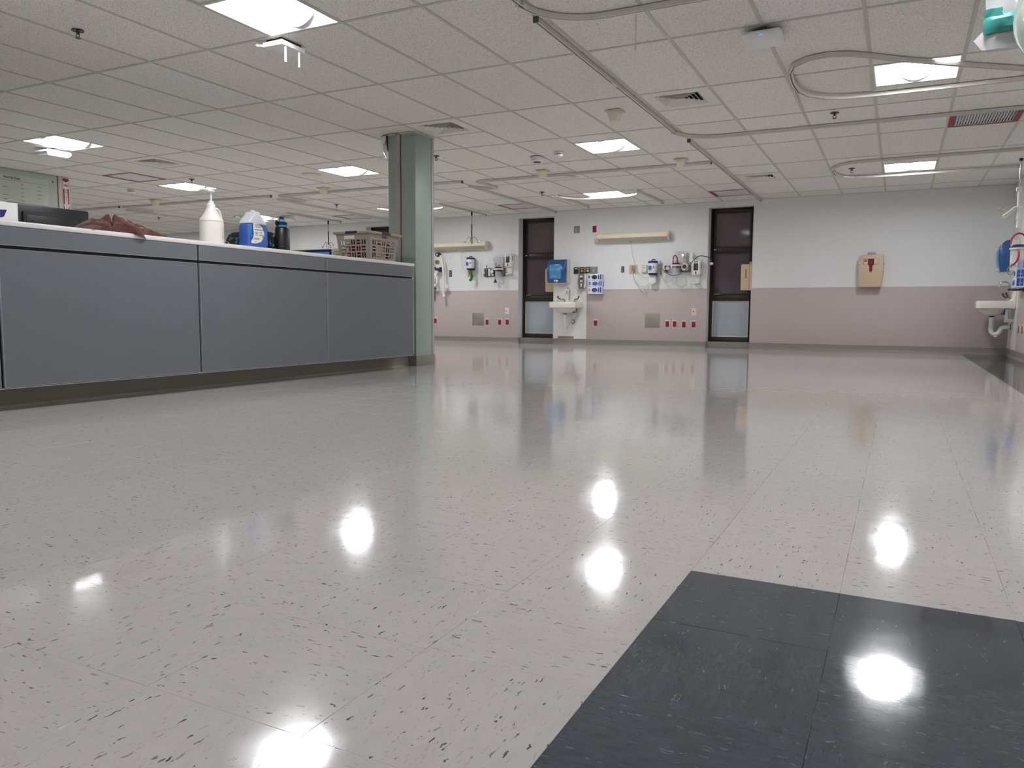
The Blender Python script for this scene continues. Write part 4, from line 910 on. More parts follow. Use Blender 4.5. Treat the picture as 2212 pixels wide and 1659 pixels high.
MB().tube(bez([(xr, 0, zr), (xr-.09, 0, zr+.01), (xr-.13, 0, zr-.005)], 5), .006, 7).tube([(xr-.175+.03*math.cos(A), 0, zr-.01+.03*math.sin(A)) for A in [2*math.pi*i/16 for i in range(17)]], .005, 6).build('hook_ring', M_STEEL, t)
MB().rod((xr-.03, -.01, zr-.005), (xr-.15, -.03, zr-.11), .020, 12).build('grip', M_CREAM, t)
zz = ony(2201, 473, p.y).z-H; MB().lathe([(.03, -.006), (.03, .006)], 12, (xb*.8, 0, zz)).build('stop_ring', M_WHITE, t)
t = thing('black_tray', 'black oval ring sticking out from the right wall beside the basin', 'bracket', (XR, 11.75, .905), RZ)
MB().tube([(.06*math.cos(A), -.09+.085*math.sin(A), 0) for A in [2*math.pi*i/20 for i in range(21)]], .012, 8).build('ring', M_BLACK, t); MB().box(-.02, .02, -.02, 0, -.03, .03).build('mount', M_BLACK, t)
t = thing('ivory_switch', 'ivory wall plate on the right wall below the black ring', 'wall plate', (XR, 11.55, .80), RZ); MB().box(-.045, .045, -.008, 0, -.065, .065).build('cover_plate', M_CREAM, t, bevel=.003); MB().box(-.012, .012, -.016, -.008, -.02, .02).build('toggle', M_WHITE, t)
# packaged oxygen mask hanging near the camera at the top right corner
t = thing('mask_bag', 'plastic bag with teal print and a breathing mask, hanging at top right', 'plastic bag', (.42, 3.0, H))
MB().rod((0, 0, -.02), (0, 0, -.50), .008, 8).build('hanger_rod', M_STEEL, t); MB().box(-.03, .03, -.03, .03, -.02, 0).build('ceiling_plate', M_WHITE, t)
def sheet(outline_l, outline_r, z0, z1, y0, bulge, seed, nx=12, nz=16, th=.004):
    rr = random.Random(seed); vs = []
    for k in range(nz+1):
        z = z0+(z1-z0)*k/nz; xl, xr_ = outline_l(k/nz), outline_r(k/nz)
        for i in range(nx+1):
            u = i/nx; vs.append((xl+(xr_-xl)*u, y0-bulge*math.sin(math.pi*u)*math.sin(math.pi*min(1, k/nz*1.2+.05))+rr.uniform(-.006, .006), z))
    n0 = len(vs); fs = [(k*(nx+1)+i, k*(nx+1)+i+1, (k+1)*(nx+1)+i+1, (k+1)*(nx+1)+i) for k in range(nz) for i in range(nx)]
    vs2 = [(x, y+th+bulge*.9*(1 if 0 < j % (nx+1) < nx else 0), z) for j, (x, y, z) in enumerate(vs)]
    fs2 = [tuple(v+n0 for v in f[::-1]) for f in fs]
    per = [i for i in range(nx)]+[k*(nx+1)+nx for k in range(nz)]+[nz*(nx+1)+i for i in range(nx, 0, -1)]+[k*(nx+1) for k in range(nz, 0, -1)]
    return MB().add(vs+vs2, fs+fs2+[(a, b, b+n0, a+n0) for a, b in zip(per, per[1:]+per[:1])])
M_FILM = mat('milky_film', 'd5d4d4', .12, alpha=.9, vary=.08, scale=20)
ol = lambda v: -.222+.008*math.sin(v*9)-(.028 if .05 < v < .10 else 0)
sheet(ol, lambda v: .03+.05*v, -1.015, -.48, 0, .03, 3).build('bag', M_FILM, t, ang=30)
sheet(lambda v: -.221+.004*math.sin(v*20), lambda v: -.10+.06*(1-v), -.968, -.890, -.010, .026, 4, 8, 6, .002).build('teal_print', mat('teal_print', '3f928c', .25, vary=.15, scale=12), t, ang=30)
MB().lathe([(0, .09), (.05, .085), (.085, .06), (.10, .02), (.10, .0)], 22, (-.035, -.035, -.955), 'y', 1., 1.25).build('mask', mat('mask_clear', 'c3cfc4', .12, alpha=.6, vary=0), t)
MB().lathe([(.098, .004), (.108, .01), (.108, -.004), (.098, -.006)], 24, (-.035, -.04, -.955), 'y', 1., 1.25).build('mask_rim', mat('mask_rim', 'dfe6dc', .2), t)
MB().rod((-.085, -.095, -.985), (-.05, -.135, -.975), .018, 12).build('green_connector', M_GREEN, t)
# ------------------------------------------------------------------ green column with mirror
M_COLG = mat('column_green', '9dada4', .45, vary=.03); M_STRIP = mat('beige_strip', 'b0a9a2', .45)
CXa, CXb, CYa, CYb = -4.93, -4.588, 6.868, 7.222
t = thing('column', 'square green-grey column with beige strips at the end of the counter', 'column', ((CXa+CXb)/2, (CYa+CYb)/2, 0))
hx, hy = (CXb-CXa)/2, (CYb-CYa)/2
MB().box(-hx, hx, -hy, hy-.05, .0, H).build('shaft', M_COLG, t, bevel=.003)
MB().box(-hx+.01, hx+.004, hy-.046, hy, .105, H-.01).build('corner_guard', M_STRIP, t, bevel=.004)
xs = ony(855, 400, CYa).x-t.location.x; xe = ony(865, 400, CYa).x-t.location.x
MB().box(xs, xe, -hy-.012, -hy, .9, H).build('face_strip', M_STRIP, t, bevel=.003); MB().box(xe+.004, xe+.010, -hy-.003, -hy, .9, H).build('shadow_joint', M_GREYD, t)
MB().box(-hx-.006, hx+.008, -hy-.008, hy+.006, 0, .105).build('base', M_BASE, t, bevel=.003)
MB().box(-hx-.012, hx+.012, -hy-.012, hy+.004, H-.012, H).build('ceiling_trim', M_GRID, t)
# convex mirror on the column's far side
t = thing('convex_mirror', 'half-dome convex mirror high on the left of the column', 'mirror', (CXa-.002, 7.06, H-.006))
n = 20; vs = []; m_ = 10
for i in range(m_+1):                                     # quarter sphere bulging to -x and hanging down
    a = math.pi/2*i/m_
    for k in range(n+1):
        b = math.pi*k/n; vs.append((-.012-.165*math.cos(a), -.20*math.sin(a)*math.cos(b), -.285*math.sin(a)*math.sin(b)))
fs = [(i*(n+1)+k, i*(n+1)+k+1, (i+1)*(n+1)+k+1, (i+1)*(n+1)+k) for i in range(m_) for k in range(n)]
MB().add(vs, fs).build('dome', mat('mirror_acrylic', 'd9d9da', .06, metal=1., vary=0), t)
MB().extr([(.205*math.cos(A), .29*math.sin(A)) for A in [math.pi+math.pi*i/18 for i in range(19)]], -.012, .0, 'x').build('back_board', mat('hardboard_brown', '4a382b', .7), t)
MB().tube([(-.012, .203*math.cos(A), .288*math.sin(A)) for A in [math.pi+math.pi*i/18 for i in range(19)]], .006, 6).build('rim', M_BLACK, t)
# ------------------------------------------------------------------ partition at far left with notice and fire sign
PX = -10.65
wp = struct('wall_partition', MB().box(PX-.15, PX, 1.0, 7.14, 0, H+.02), mat('partition_paint', 'c9ccc2', .5, vary=.02))
MB().box(PX, PX+.002, 6.955, 6.975, 0, H).build('dark_joint', M_GREYD, wp); MB().box(PX, PX+.003, 6.98, 7.14, 0, H).build('end_strip', M_TRIMW, wp)
MB().box(PX-.15, PX+.0015, 1.0, 6.95, H-.03, H).build('ceiling_trim', M_GRID, wp)
t = thing('notice_board', 'large pale green notice headed Pre-Op Days on the left partition', 'notice', (PX+.004, 6.30, 2.05), R_(90))
MB().box(-.80, .655, -.006, 0, -.55, .385).build('backing', mat('notice_green', 'bcc6ba', .4), t)
MB().box(-.70, .525, -.009, -.006, -.5, .315).build('sheet', mat('notice_sheet', 'c8d0c6', .45), t)
text_obj('Pre-Op Days', .040, M_BLACK, t, (.035, -.0100, .275), (R_(90), 0, 0), bold=.0008)
MB().box(-.66, .51, -.0098, -.009, .238, .241).build('rule_line', M_GREYD, t)
rr = random.Random(11)
for i in range(9):
    z = .20-.052*i
    for x, w_ in ((-.52, .16), (-.05, .07), (.17, .05), (.40, .07)):
        if rr.random() < .9: MB().box(x-w_/2, x+w_/2-rr.uniform(0, .02), -.0098, -.009, z-.005, z+.004).build('print_line', mat('print_grey', '8b9189', .7), t)
MB().extr([(.585, .29), (.605, .31), (.60, .315), (.58, .295)], -.0085, -.006, 'y').extr([(.585, .312), (.605, .292), (.61, .297), (.59, .317)], -.0085, -.006, 'y').build('pin_mark', M_GREYD, t)
t = thing('fire_sign', 'narrow red and white fire extinguisher arrow sign at far left', 'sign', (PX+.004, 7.082, 2.18), R_(90))
MB().box(-.050, .050, -.003, 0, -.26, .255).build('panel', M_WHITE2, t); MB().box(-.044, .044, -.0038, -.003, -.25, .248).build('red_field', mat('sign_red', 'a01820', .4), t)
MB().extr([(-.040, .215), (0, .195), (.040, .215), (.040, .105), (-.040, .105)], -.0046, -.0038, 'y').build('white_block', M_WHITE2, t)
MB().extr([(-.020, .105), (.020, .105), (.022, -.11), (.040, -.11), (.0, -.235), (-.040, -.11), (-.022, -.11)], -.0046, -.0038, 'y').build('white_arrow', M_WHITE2, t)
text_obj('FIRE', .040, MATS['sign_red'], t, (0, -.0050, .150), (R_(90), 0, 0), bold=.0010, sx=.85)
for i, ch in enumerate('EXTINGUISHER'): text_obj(ch, .026, MATS['sign_red'], t, (0, -.0050, .088-.0245*i), (R_(90), 0, 0), bold=.0008, sx=1.15)
# ------------------------------------------------------------------ nurse station counter
XC = -4.456; CY1 = 6.650
M_LAM = mat('slate_laminate', '6a6e73', .5, vary=.03, bump=.12, bscale=350); M_TOP = mat('solid_surface_white', 'e8e5e2', .3, vary=.02, scale=60); M_KICK = mat('kick_base', 'b3ad9f', .5); M_REV = mat('black_reveal', '0d0d0f', .6); M_EDGE = mat('laminate_edge', '9a9ea3', .5)
t = thing('station_counter', 'long slate-grey nurse station counter with white top', 'counter', (XC, 2.5, 0))
y = lambda Y: Y-2.5
MB().box(-.50, -.022, y(-.6), y(6.63), .132, 1.036).build('carcass', M_REV, t)
MB().box(-.50, 0, y(-.6), y(CY1), 1.036, 1.067).build('counter_top', M_TOP, t, bevel=.006, seg=3)
MB().box(-.235, -.004, y(-.6), y(6.63), .126, .132).build('bounce_board', M_EDGE, t)  # pale board added under the panels to bounce light onto the kick
MB().box(-.50, -.235, y(-.6), y(6.866), 0, .132).build('kick_board', M_KICK, t)
MB().extr([(-.235, 0), (-.213, 0), (-.213, .0015), (-.226, .012), (-.230, .03), (-.231, .105), (-.235, .105)], y(-.6), y(6.86), 'y').build('kick_cove', mat('kick_rubber', '9c9688', .5), t)
MB().box(-.50, -.150, y(6.63), y(6.860), .132, 1.036).build('end_filler', M_COLG, t)
JY = [-.6, -.19, 1.180, 2.550, 3.921, 5.290, 6.632]
for i in range(len(JY)-1):
    a, b = JY[i]+.0115, JY[i+1]-.0115
    for z0, z1, nm in ((.136, .908, 'lower_panel'), (.930, 1.031, 'upper_panel')):
        pn = MB().box(-.020, -.0025, y(a), y(b), z0, z1).build(nm, M_LAM, t)
        MB().box(-.020, -.0018, y(a)-.001, y(a)+.0015, z0, z1).box(-.020, -.0018, y(b)-.0015, y(b)+.001, z0, z1).box(-.020, -.0018, y(a), y(b), z0-.001, z0+.0015).box(-.020, -.0018, y(a), y(b), z1-.0015, z1+.001).build('edge_band', M_EDGE, pn)
dk = thing('work_desk', 'low white work desk behind the tall grey counter', 'desk', (XC-.93, 2.5, 0))
MB().box(-.42, .42, y(-.6), y(6.75), .715, .745).build('desk_top', M_TOP, dk, bevel=.003)
MB().box(-.42, -.40, y(-.6), y(6.75), 0, .715).build('front_panel', M_LAM, dk)
for q in (-.5, 2.0, 4.5, 6.7): MB().box(-.40, .40, y(q), y(q)+.02, 0, .715).build('leg_panel', M_LAM, dk)
ZT = 1.067
# ---- monitor seen from behind
t = thing('computer_monitor', 'black computer monitor seen from behind at the left end of the counter', 'monitor', (-5.2, 3.335, .745), R_(90))
MB().box(-.285, .275, -.022, .012, .20, .525).build('housing', M_BLACK, t, bevel=.012)
MB().box(-.20, .20, -.040, -.02, .24, .475).build('back_bulge', mat('black_matte', '101012', .6), t, bevel=.012)
MB().box(-.18, .18, -.043, -.039, .26, .45).build('recess_panel', M_BLACK, t, bevel=.003)
MB().tube([(.09*math.cos(A), -.045, .33+.06*math.sin(A)) for A in [R_(q) for q in range(0, 181, 15)]], .006, 6).build('handle_arc', mat('black_matte', '101012', .6), t)
MB().box(-.04, .04, -.075, -.042, .01, .36).build('stand_neck', M_BLACK, t, bevel=.004); MB().box(-.13, .13, -.15, .09, 0, .012).build('stand_base', M_BLACK, t, bevel=.004)
MB().box(-.27, .26, .0125, .014, .215, .51).build('screen', mat('screen_off', '08080a', .15), t)
# ---- white carton with dark blue mark
t = thing('white_carton', 'white carton with a dark blue logo at the far left of the counter', 'box', (-4.66, 2.58, ZT), R_(90))
MB().box(-.19, .185, -.06, .08, 0, .118).build('carton', M_WHITE2, t, bevel=.002)
MB().extr([(-.07, .028), (.09, .028), (.105, .035), (.122, .075), (.06, .070), (-.07, .078)], -.0615, -.060, 'y').build('logo_badge', M_NAVY, t)
MB().extr([(-.03, .0735), (.08, .0705), (.08, .0755), (-.03, .082)], -.0622, -.0615, 'y').build('red_swoosh', M_RED, t)
text_obj('Purell', .046, M_WHITE, t, (.030, -.0622, .050), (R_(90), 0, 0), bold=.0012)
MB().box(-.19, .185, -.0608, -.060, .014, .016).build('flap_line', M_GREY, t)
# ---- crumpled brown towel
t = thing('brown_towel', 'crumpled brown cloth towel lying on the counter edge', 'towel', (-4.53, 3.40, ZT))
prof = [(-.275, .0), (-.262, .018), (-.235, .045), (-.20, .070), (-.165, .083), (-.13, .078), (-.10, .082), (-.075, .118), (-.055, .126), (-.02, .116), (.02, .095), (.06, .082), (.10, .080), (.135, .074), (.17, .076), (.195, .050), (.225, .040), (.26, .024), (.28, .012), (.29, .0)]
def hprof(v):
    for (a, b), (c, d) in zip(prof, prof[1:]):
        if a <= v <= c: return b+(d-b)*(v-a)/(c-a)
    return 0.
NY, NX = 170, 64; vs = []; rr = random.Random(2)
from mathutils import noise as mnoise
def towel_h(v, u):                                        # v along the counter, u 0 front .. 1 back
    r = hprof(v); e = math.sin(math.pi*min(1, max(0, u*.90+.07)))**.5
    q = mnoise.turbulence(Vector((v*9+u*1.2, u*2.6-v*3.0, 3.1)), 3, True, noise_basis='PERLIN_ORIGINAL', amplitude_scale=.55, frequency_scale=2.0)
    fold = -.030*math.exp(-((v+.115-.20*(u-.1))/.013)**2)-.026*math.exp(-((v-.035+.22*(u-.25))/.010)**2)-.020*math.exp(-((v-.15-.10*(.5-u))/.012)**2)-.018*math.exp(-((v+.20+.1*u)/.012)**2)
    return max(0.0015, r*e*(1.10-.34*q)+fold*min(1, r/.05)*e)
def towel_x(v, u): return .060-.25*u+.010*math.sin(v*38)*(1-u)+.012*math.sin(v*21+1)*(1-u)
for i in range(NY+1):
    v = -.277+.568*i/NY
    for k in range(NX+1):
        u = k/NX; vs.append((towel_x(v, u), v, towel_h(v, u)))
# front lip hangs a little over the edge of the top
drape = []
for i in range(NY+1):
    v = -.277+.568*i/NY; d_ = .030*math.exp(-((v-.10)/.060)**2)
    drape.append((towel_x(v, 0)+.010*(d_ > .004)+.012*d_/.03, v, -.0 if d_ < .003 else -d_))
base = len(vs); vs += drape; fs = []
fs += [(i*(NX+1)+k, (i+1)*(NX+1)+k, (i+1)*(NX+1)+k+1, i*(NX+1)+k+1) for i in range(NY) for k in range(NX)]
fs += [(base+i, base+i+1, (i+1)*(NX+1), i*(NX+1)) for i in range(NY)]
M_TOWEL = mat('brown_terry', '56312b', .95, vary=.28, scale=30, bump=.9, bscale=420, spec=.1, sheen=.3)
MB().add(vs, fs).build('cloth', M_TOWEL, t, ang=80)
M_HEM = mat('pink_hem', 'c9a294', .9)
hem = [(towel_x(v, u)+.002, v, towel_h(v, u)+.002) for v, u in [(-.01+.11*q/20, .34-.32*q/20) for q in range(21)]]
MB().tube(hem, .0035, 6).build('hem', M_HEM, t)
MB().tube([(towel_x(v, u)+.003, v, towel_h(v, u)+.002) for v, u in [(-.085+.035*q/12, .22+.25*q/12) for q in range(13)]], .003, 6).build('hem', M_HEM, t)
MB().ell((-.01, .282, .014), .022, .014, .012, 10, 6).build('hem_end', M_HEM, t)
# ---- white pump jug
t = thing('pump_jug', 'white gallon jug with pump top standing on the counter', 'jug', (-4.60, 4.178, ZT), R_(90))
MB().lathe([(.078, 0), (.086, .006), (.087, .150), (.084, .158), (.087, .166), (.084, .176), (.060, .208), (.044, .238), (.033, .264), (.030, .276)], 28).build('body', mat('hdpe_white', 'e6e2da', .4), t)
MB().tube(bez([(.030, 0, .258), (.056, 0, .260), (.078, 0, .238), (.088, 0, .200), (.079, 0, .172)], 6), .0115, 10).build('handle', MATS['hdpe_white'], t)
MB().lathe([(.032, .268), (.030, .290), (.020, .300), (.019, .316)], 20).build('collar', M_WHITE, t)
MB().rod((0, 0, .31), (0, 0, .385), .008, 10).build('pump_stem', M_WHITE, t)
MB().lathe([(.010, .378), (.028, .384), (.026, .394), (.0, .398)], 18).build('pump_head', M_WHITE, t)
MB().tube(bez([(0, 0, .389), (-.05, -.0, .394), (-.085, -.0, .392), (-.10, -.0, .384)], 5), [.008]*8+[.006]*8, 8).build('spout', M_WHITE, t)
MB().add([(.087*math.sin(a_)+0, -.0885*math.cos(a_), z) for z in (.035, .125) for a_ in [R_(10+60*i/8) for i in range(9)]], [(i, i+1, 10+i, 9+i) for i in range(8)]).build('paper_label', mat('label_cream', 'ded9cc', .7), t)
for i in range(8): MB().add([(.0875*math.sin(a_), -.0890*math.cos(a_), z) for z in (.045+.0095*i, .0475+.0095*i) for a_ in [R_(22+(38-6*(i % 3))*q/6) for q in range(7)]], [(q, q+1, 8+q, 7+q) for q in range(6)]).build('print_line', mat('faint_print', 'b9b09c', .8), t)
# ---- blue cleaner jug
t = thing('blue_cleaner_jug', 'translucent jug half full of blue liquid with white label', 'jug', (-4.60, 4.594, ZT), R_(90))
low = [(-.100, .004), (-.106, .03), (-.106, .14), (-.100, .186), (.098, .186), (.104, .14), (.106, .05), (.100, .004)]
upp = [(-.100, .186), (-.092, .205), (-.070, .235), (-.038, .262), (-.030, .285), (.018, .285), (.026, .262), (.062, .230), (.088, .200), (.098, .186)]
MB().extr(low, -.055, .055, 'y').build('liquid', mat('blue_liquid', '3a5fb0', .15, vary=.1, scale=10, coat=.5), t, bevel=.014, seg=3)
MB().extr(upp, -.055, .055, 'y').build('shoulder', mat('frosted_plastic', 'd4d6dc', .25, vary=.03), t, bevel=.012, seg=3)
MB().extr([(-.098, .085), (-.070, .092), (-.068, .183), (-.094, .183)], -.058, -.050, 'y').build('handle', mat('bright_blue', '1d7fc2', .2), t, bevel=.003); MB().extr([(-.068, .10), (-.060, .11), (-.060, .175), (-.067, .18)], -.058, -.050, 'y').build('handle_gap', M_NAVY, t)
MB().rod((-.006, 0, .28), (-.006, 0, .297), .020, 14).build('neck', MATS['frosted_plastic'], t)
lab = [(-.055, .19), (-.01, .19), (.035, .165), (.055, .125), (.050, .085), (.02, .050), (-.03, .035), (-.080, .035), (-.082, .048), (-.060, .075), (-.052, .11), (-.058, .15)]
MB().extr(lab, -.058, -.0545, 'y').build('label', M_PAPER, t)
for i, (x, z, w_) in enumerate([(-.02, .182, .04), (-.015, .172, .06), (-.01, .162, .06), (.0, .142, .09), (-.025, .122, .03), (.02, .122, .03), (-.025, .112, .03), (.02, .112, .02), (-.025, .10, .03), (.02, .10, .03), (-.02, .075, .06), (-.03, .066, .05), (-.04, .048, .02)]): MB().box(x-w_/2, x+w_/2, -.0588, -.058, z-.0022, z+.0022).build('print_line', M_NAVY if i == 3 else mat('print_slate', '6a6f80', .7), t)
for z in (.098, .088, .078): MB().box(.034, .05, -.0588, -.058, z, z+.006).build('print_block', mat('print_slate', '6a6f80', .7), t)
# ---- dark patterned bag behind the jug
t = thing('patterned_bag', 'slouchy black bag printed with red and teal lettering', 'bag', (-4.80, 4.845, ZT), R_(90))
NU, NV = 40, 16; vs = []; rr = random.Random(9)
for i in range(NV+1):
    a = math.pi/2*i/NV
    for k in range(NU):
        b = 2*math.pi*k/NU; ex = .315*abs(math.cos(b))**.7*math.copysign(1, math.cos(b)); ey = .13*abs(math.sin(b))**.7*math.copysign(1, math.sin(b))
        w_ = math.cos(a)**.6 if i < NV else 0; sag = 1-.12*math.exp(-((ex*w_+.12)/.10)**2)
        vs.append((ex*w_, ey*w_+.006*math.sin(9*ex+5*a), .172*math.sin(a)**.8*sag+.004*math.sin(23*ex+11*ey)*math.sin(a)))
fs = [(i*NU+k, i*NU+(k+1) % NU, (i+1)*NU+(k+1) % NU, (i+1)*NU+k) for i in range(NV) for k in range(NU)]+[tuple(range(NU))]
def bag_mat():
    q = NT('bag_print'); tc = q.n('ShaderNodeTexCoord'); wv = q.n('ShaderNodeTexNoise'); wv.inputs['Scale'].default_value = 42; wv.inputs['Detail'].default_value = 1; q.l(tc, 3, wv, 0)
    r1 = q.n('ShaderNodeMapRange'); r1.inputs[1].default_value = .60; r1.inputs[2].default_value = .64; q.l(wv, 0, r1, 0)
    b2 = q.n('ShaderNodeTexNoise'); b2.inputs['Scale'].default_value = 7; q.l(tc, 3, b2, 0); r2 = q.n('ShaderNodeMapRange'); r2.inputs[1].default_value = .50; r2.inputs[2].default_value = .52; q.l(b2, 0, r2, 0)
    q.t.links.new(q.mix(r1.outputs[0], lin('111015'), q.mix(r2.outputs[0], lin('5c1420'), lin('2c5d66'))), q.b.inputs['Base Color']); q.b.inputs['Roughness'].default_value = .85
    return q.m
MB().add(vs, fs).build('body', bag_mat(), t, ang=80)
MB().tube(bez([(-.12, -.02, .14), (-.02, -.03, .165), (.10, -.02, .16), (.17, -.02, .13)]), .012, 8).build('strap', M_BLACK, t)
M_TEAL = mat('teal_letters', '5aa3b4', .8)
for i, ch in enumerate('AS LEYZ'):
    if ch != ' ':
        xx = .055+.030*i; text_obj(ch, .036, M_TEAL, t, (xx, -.120+.004*i, .128-.0020*i*i-.002*i), (R_(70), 0, R_(5*i-4)), bold=.0008)
for i, ch in enumerate('TXAS'): text_obj(ch, .032, M_TEAL, t, (.0+.034*i, -.136, .055-.006*i), (R_(84), 0, R_(-6)), bold=.0008)
# ---- keys-like small dark clutter beside the jug
t = thing('trinket', 'small dark and silver trinket beside the white pump jug', 'trinket', (-4.66, 4.37, ZT), R_(90))
rr = random.Random(4)
for i in range(5): MB().ell((rr.uniform(-.05, .05), rr.uniform(-.01, .02), .014+rr.uniform(0, .012)), .016, .012, .014, 10, 6).build('bead', M_BLACK if i % 2 == 0 else M_STEEL, t)
MB().tube([(.03*math.cos(A), .0, .02+.018*math.sin(A)) for A in [2*math.pi*i/14 for i in range(15)]], .003, 6).build('ring', M_STEEL, t)
# ---- black water bottle
t = thing('water_bottle', 'black water bottle with blue bands and a loop lid', 'bottle', (-4.58, 4.888, ZT), R_(90))
MB().lathe([(.056, 0), (.062, .006), (.062, .176), (.056, .186), (.046, .196)], 26).build('body', mat('black_bottle', '0e0f12', .35), t)
MB().lathe([(.046, .196), (.047, .208)], 24).build('blue_band', mat('bright_blue_band', '3a8fd0', .35), t); MB().lathe([(.044, .208), (.045, .232), (.034, .238)], 24).build('lid', M_BLACK, t)
MB().lathe([(.028, .236), (.024, .256)], 18).build('blue_collar', MATS['bright_blue_band'], t); MB().lathe([(.020, .254), (.020, .274), (.016, .278)], 16).build('cap', M_BLACK, t)
MB().tube(bez([(-.040, 0, .230), (-.062, 0, .236), (-.066, 0, .215), (-.046, 0, .205)], 6), .008, 8).build('carry_loop', M_BLACK, t)
# ---- laundry basket with slotted sides
BX0, BX1, BY0, BY1, BH = -4.905, -4.505, 5.965, 6.445, .268
t = thing('laundry_basket', 'taupe plastic laundry basket with slotted sides by the column', 'basket', ((BX0+BX1)/2, (BY0+BY1)/2, ZT))
M_TAUPE = mat('taupe_plastic', 'a0958b', .45, vary=.03)
w2, l2 = (BX1-BX0)/2, (BY1-BY0)/2; tp = .86
def wallpt(side, u, v):                                   # u along the side (-1..1), v 0 bottom..1 top
    s = tp+(1-tp)*v; a, b = w2*s, l2*s
    return {'front': (a, u*b, v*BH), 'back': (-a, -u*b, v*BH), 'left': (u*a, -b, v*BH), 'right': (-u*a, b, v*BH)}[side]
for side in ('front', 'left', 'back', 'right'):
    holes_ = []
    for r_ in range(3):
        v0 = .10+.225*r_
        for c_ in range(5):
            u0 = -.80+.33*c_
            if (r_+c_) % 2 == 0: holes_ += [(u0, u0+.10, v0, v0+.17), (u0+.15, u0+.25, v0, v0+.17)]
            else: holes_ += [(u0, u0+.25, v0, v0+.065), (u0, u0+.25, v0+.105, v0+.17)]
    us = sorted({-1., 1.}|{h for q in holes_ for h in q[:2]}); vz = sorted({0., 1.}|{h for q in holes_ for h in q[2:]})
    vs = [wallpt(side, u, v) for v in vz for u in us]; fs = []
    for j in range(len(vz)-1):
        for i in range(len(us)-1):
            cu, cv = (us[i]+us[i+1])/2, (vz[j]+vz[j+1])/2
            if not any(a < cu < b and c < cv < d for a, b, c, d in holes_): fs.append((j*len(us)+i, j*len(us)+i+1, (j+1)*len(us)+i+1, (j+1)*len(us)+i))
    o = MB().add(vs, fs).build('slotted_side', M_TAUPE, t, smooth=False)
    md = o.modifiers.new('thickness', 'SOLIDIFY'); md.thickness = .004; md.offset = 0
    # rounded handle plate and dark grip opening under the rim
    a = wallpt(side, 0, .99); nrm = {'front': (1, 0), 'back': (-1, 0), 'left': (0, -1), 'right': (0, 1)}[side]
    hs = .07
    g_ = MB()
    if nrm[0]: g_.box(a[0]-.004+nrm[0]*.022, a[0]+.004+nrm[0]*.022, -hs, hs, BH-.020, BH+.004)
    else: g_.box(-hs, hs, a[1]-.004+nrm[1]*.022, a[1]+.004+nrm[1]*.022, BH-.020, BH+.004)
    g_.build('grip', mat('dark_grip', '2b2631', .5), t, bevel=.003)
MB().box(-w2*tp, w2*tp, -l2*tp, l2*tp, 0, .005).build('bottom', M_TAUPE, t)
mb = MB(); ro = [(s*(w2+.022), q*(l2+.022)) for s, q in ((-1, -1), (1, -1), (1, 1), (-1, 1))]; ri = [(s*(w2-.004), q*(l2-.004)) for s, q in ((-1, -1), (1, -1), (1, 1), (-1, 1))]
vs = [(x, y_, z) for z in (BH-.024, BH+.002) for x, y_ in ro]+[(x, y_, z) for z in (BH-.010, BH+.002) for x, y_ in ri]
fs = []
for i in range(4):
    j = (i+1) % 4; fs += [(i, j, 4+j, 4+i), (4+i, 4+j, 12+j, 12+i), (8+i, 8+j, 12+j, 12+i), (i, j, 8+j, 8+i)]
mb.add(vs, fs).build('rim', M_TAUPE, t, bevel=.006)
MB().box(w2*.985, w2*.985+.003, -l2*.16, l2*.16, BH*.80, BH*.90).build('tag_loop', M_GREYD, t)
MB().box(-.10, .02, -l2*.985-.004, -l2*.985, BH*.74, BH*.87).build('paper_tag', M_PAPER, t)
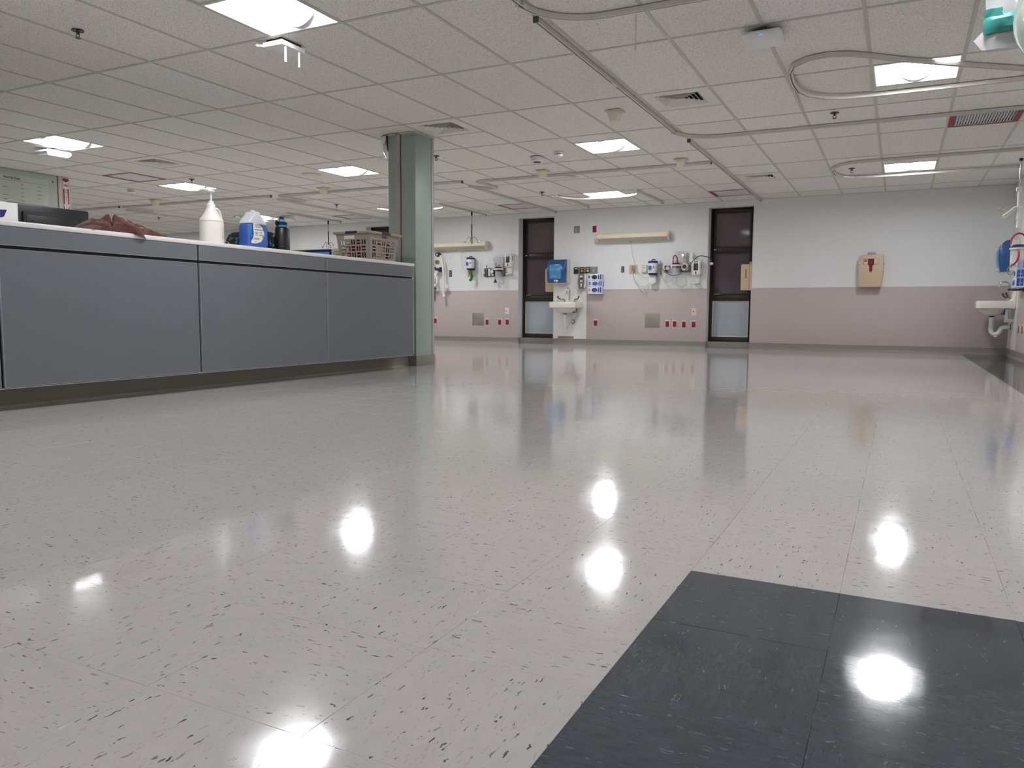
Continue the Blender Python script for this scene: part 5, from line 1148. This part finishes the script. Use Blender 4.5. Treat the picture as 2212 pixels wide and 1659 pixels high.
# contents
bc = Vector(((BX0+BX1)/2, (BY0+BY1)/2, ZT+.006))
def content(name, lab, cat, off, sx, sy, sz, mt, rz=0., ry=0., extra=None):
    q = thing(name, lab, cat, bc+Vector(off), rz); q.rotation_euler = (0, ry, rz)
    MB().box(-sx/2, sx/2, -sy/2, sy/2, 0, sz).build('pack', mt, q, bevel=.006); MB().box(-sx/2+.01, sx/2-.01, -sy/2-.001, -sy/2, sz*.3, sz*.7).build('band', extra or M_GREY, q)
content('brown_packet', 'dark brown packet at the near end inside the laundry basket', 'packet', (.03, -.14, 0), .22, .09, .19, mat('brown_pack', '4a3a34', .6), R_(8), 0, M_RED)
content('dark_pouch', 'dark pouch in the middle of the laundry basket', 'pouch', (-.04, .02, 0), .24, .17, .19, M_BLACK, R_(-10))
content('maroon_box', 'maroon box at the column end inside the laundry basket', 'box', (.03, .155, 0), .20, .07, .18, mat('maroon_card', '7a2028', .6), R_(5))
content('pale_roll', 'pale folded cloth against the basket front', 'cloth', (.125, .0, 0), .05, .13, .15, M_CREAM, 0)
content('red_white_packet', 'red and white packet poking above the basket rim', 'packet', (-.09, .205, .10), .012, .05, .21, M_RED, R_(10), R_(-18), M_WHITE)
# ---- screens and equipment behind the counter
a = ony(624, 541, 6.30); b = ony(712, 536, 6.30)
t = thing('white_screen', 'white-framed lit computer screen peeking over the counter', 'monitor', ((a.x+b.x)/2, 6.30, .745), R_(4)); wd = (b.x-a.x)/2+.03; zt = (a.z+b.z)/2-.745
MB().box(-wd, wd, -.015, .02, zt-.36, zt).build('frame', M_WHITE, t, bevel=.006); MB().box(-wd+.012, wd-.012, -.018, -.015, zt-.35, zt-.010).build('bezel', M_BLACK, t)
MB().box(-wd+.05, wd-.035, -.0195, -.018, zt-.32, zt-.032).build('screen', mat('lit_blue_screen', '2f62b0', .3, vary=0, emit=.55), t)
MB().box(-.04, .04, .0, .03, .01, zt-.2).build('stand_neck', M_WHITE, t); MB().box(-.12, .12, -.09, .10, 0, .014).build('stand_base', M_WHITE, t)
t = thing('beige_monitor_unit', 'beige boxy device just left of the laundry basket', 'device', (-5.32, 6.62, .745))
zt = ony(725, 533, 6.5).z-.745
MB().box(-.10, .13, -.10, .10, 0, zt-.05).build('case', M_CREAM, t, bevel=.012); MB().box(-.11, .14, -.11, .11, zt-.05, zt-.015).build('lid', M_BEIGE, t, bevel=.01); MB().box(-.06, .08, -.1015, -.099, zt-.12, zt-.07).build('slot', M_GREY, t)
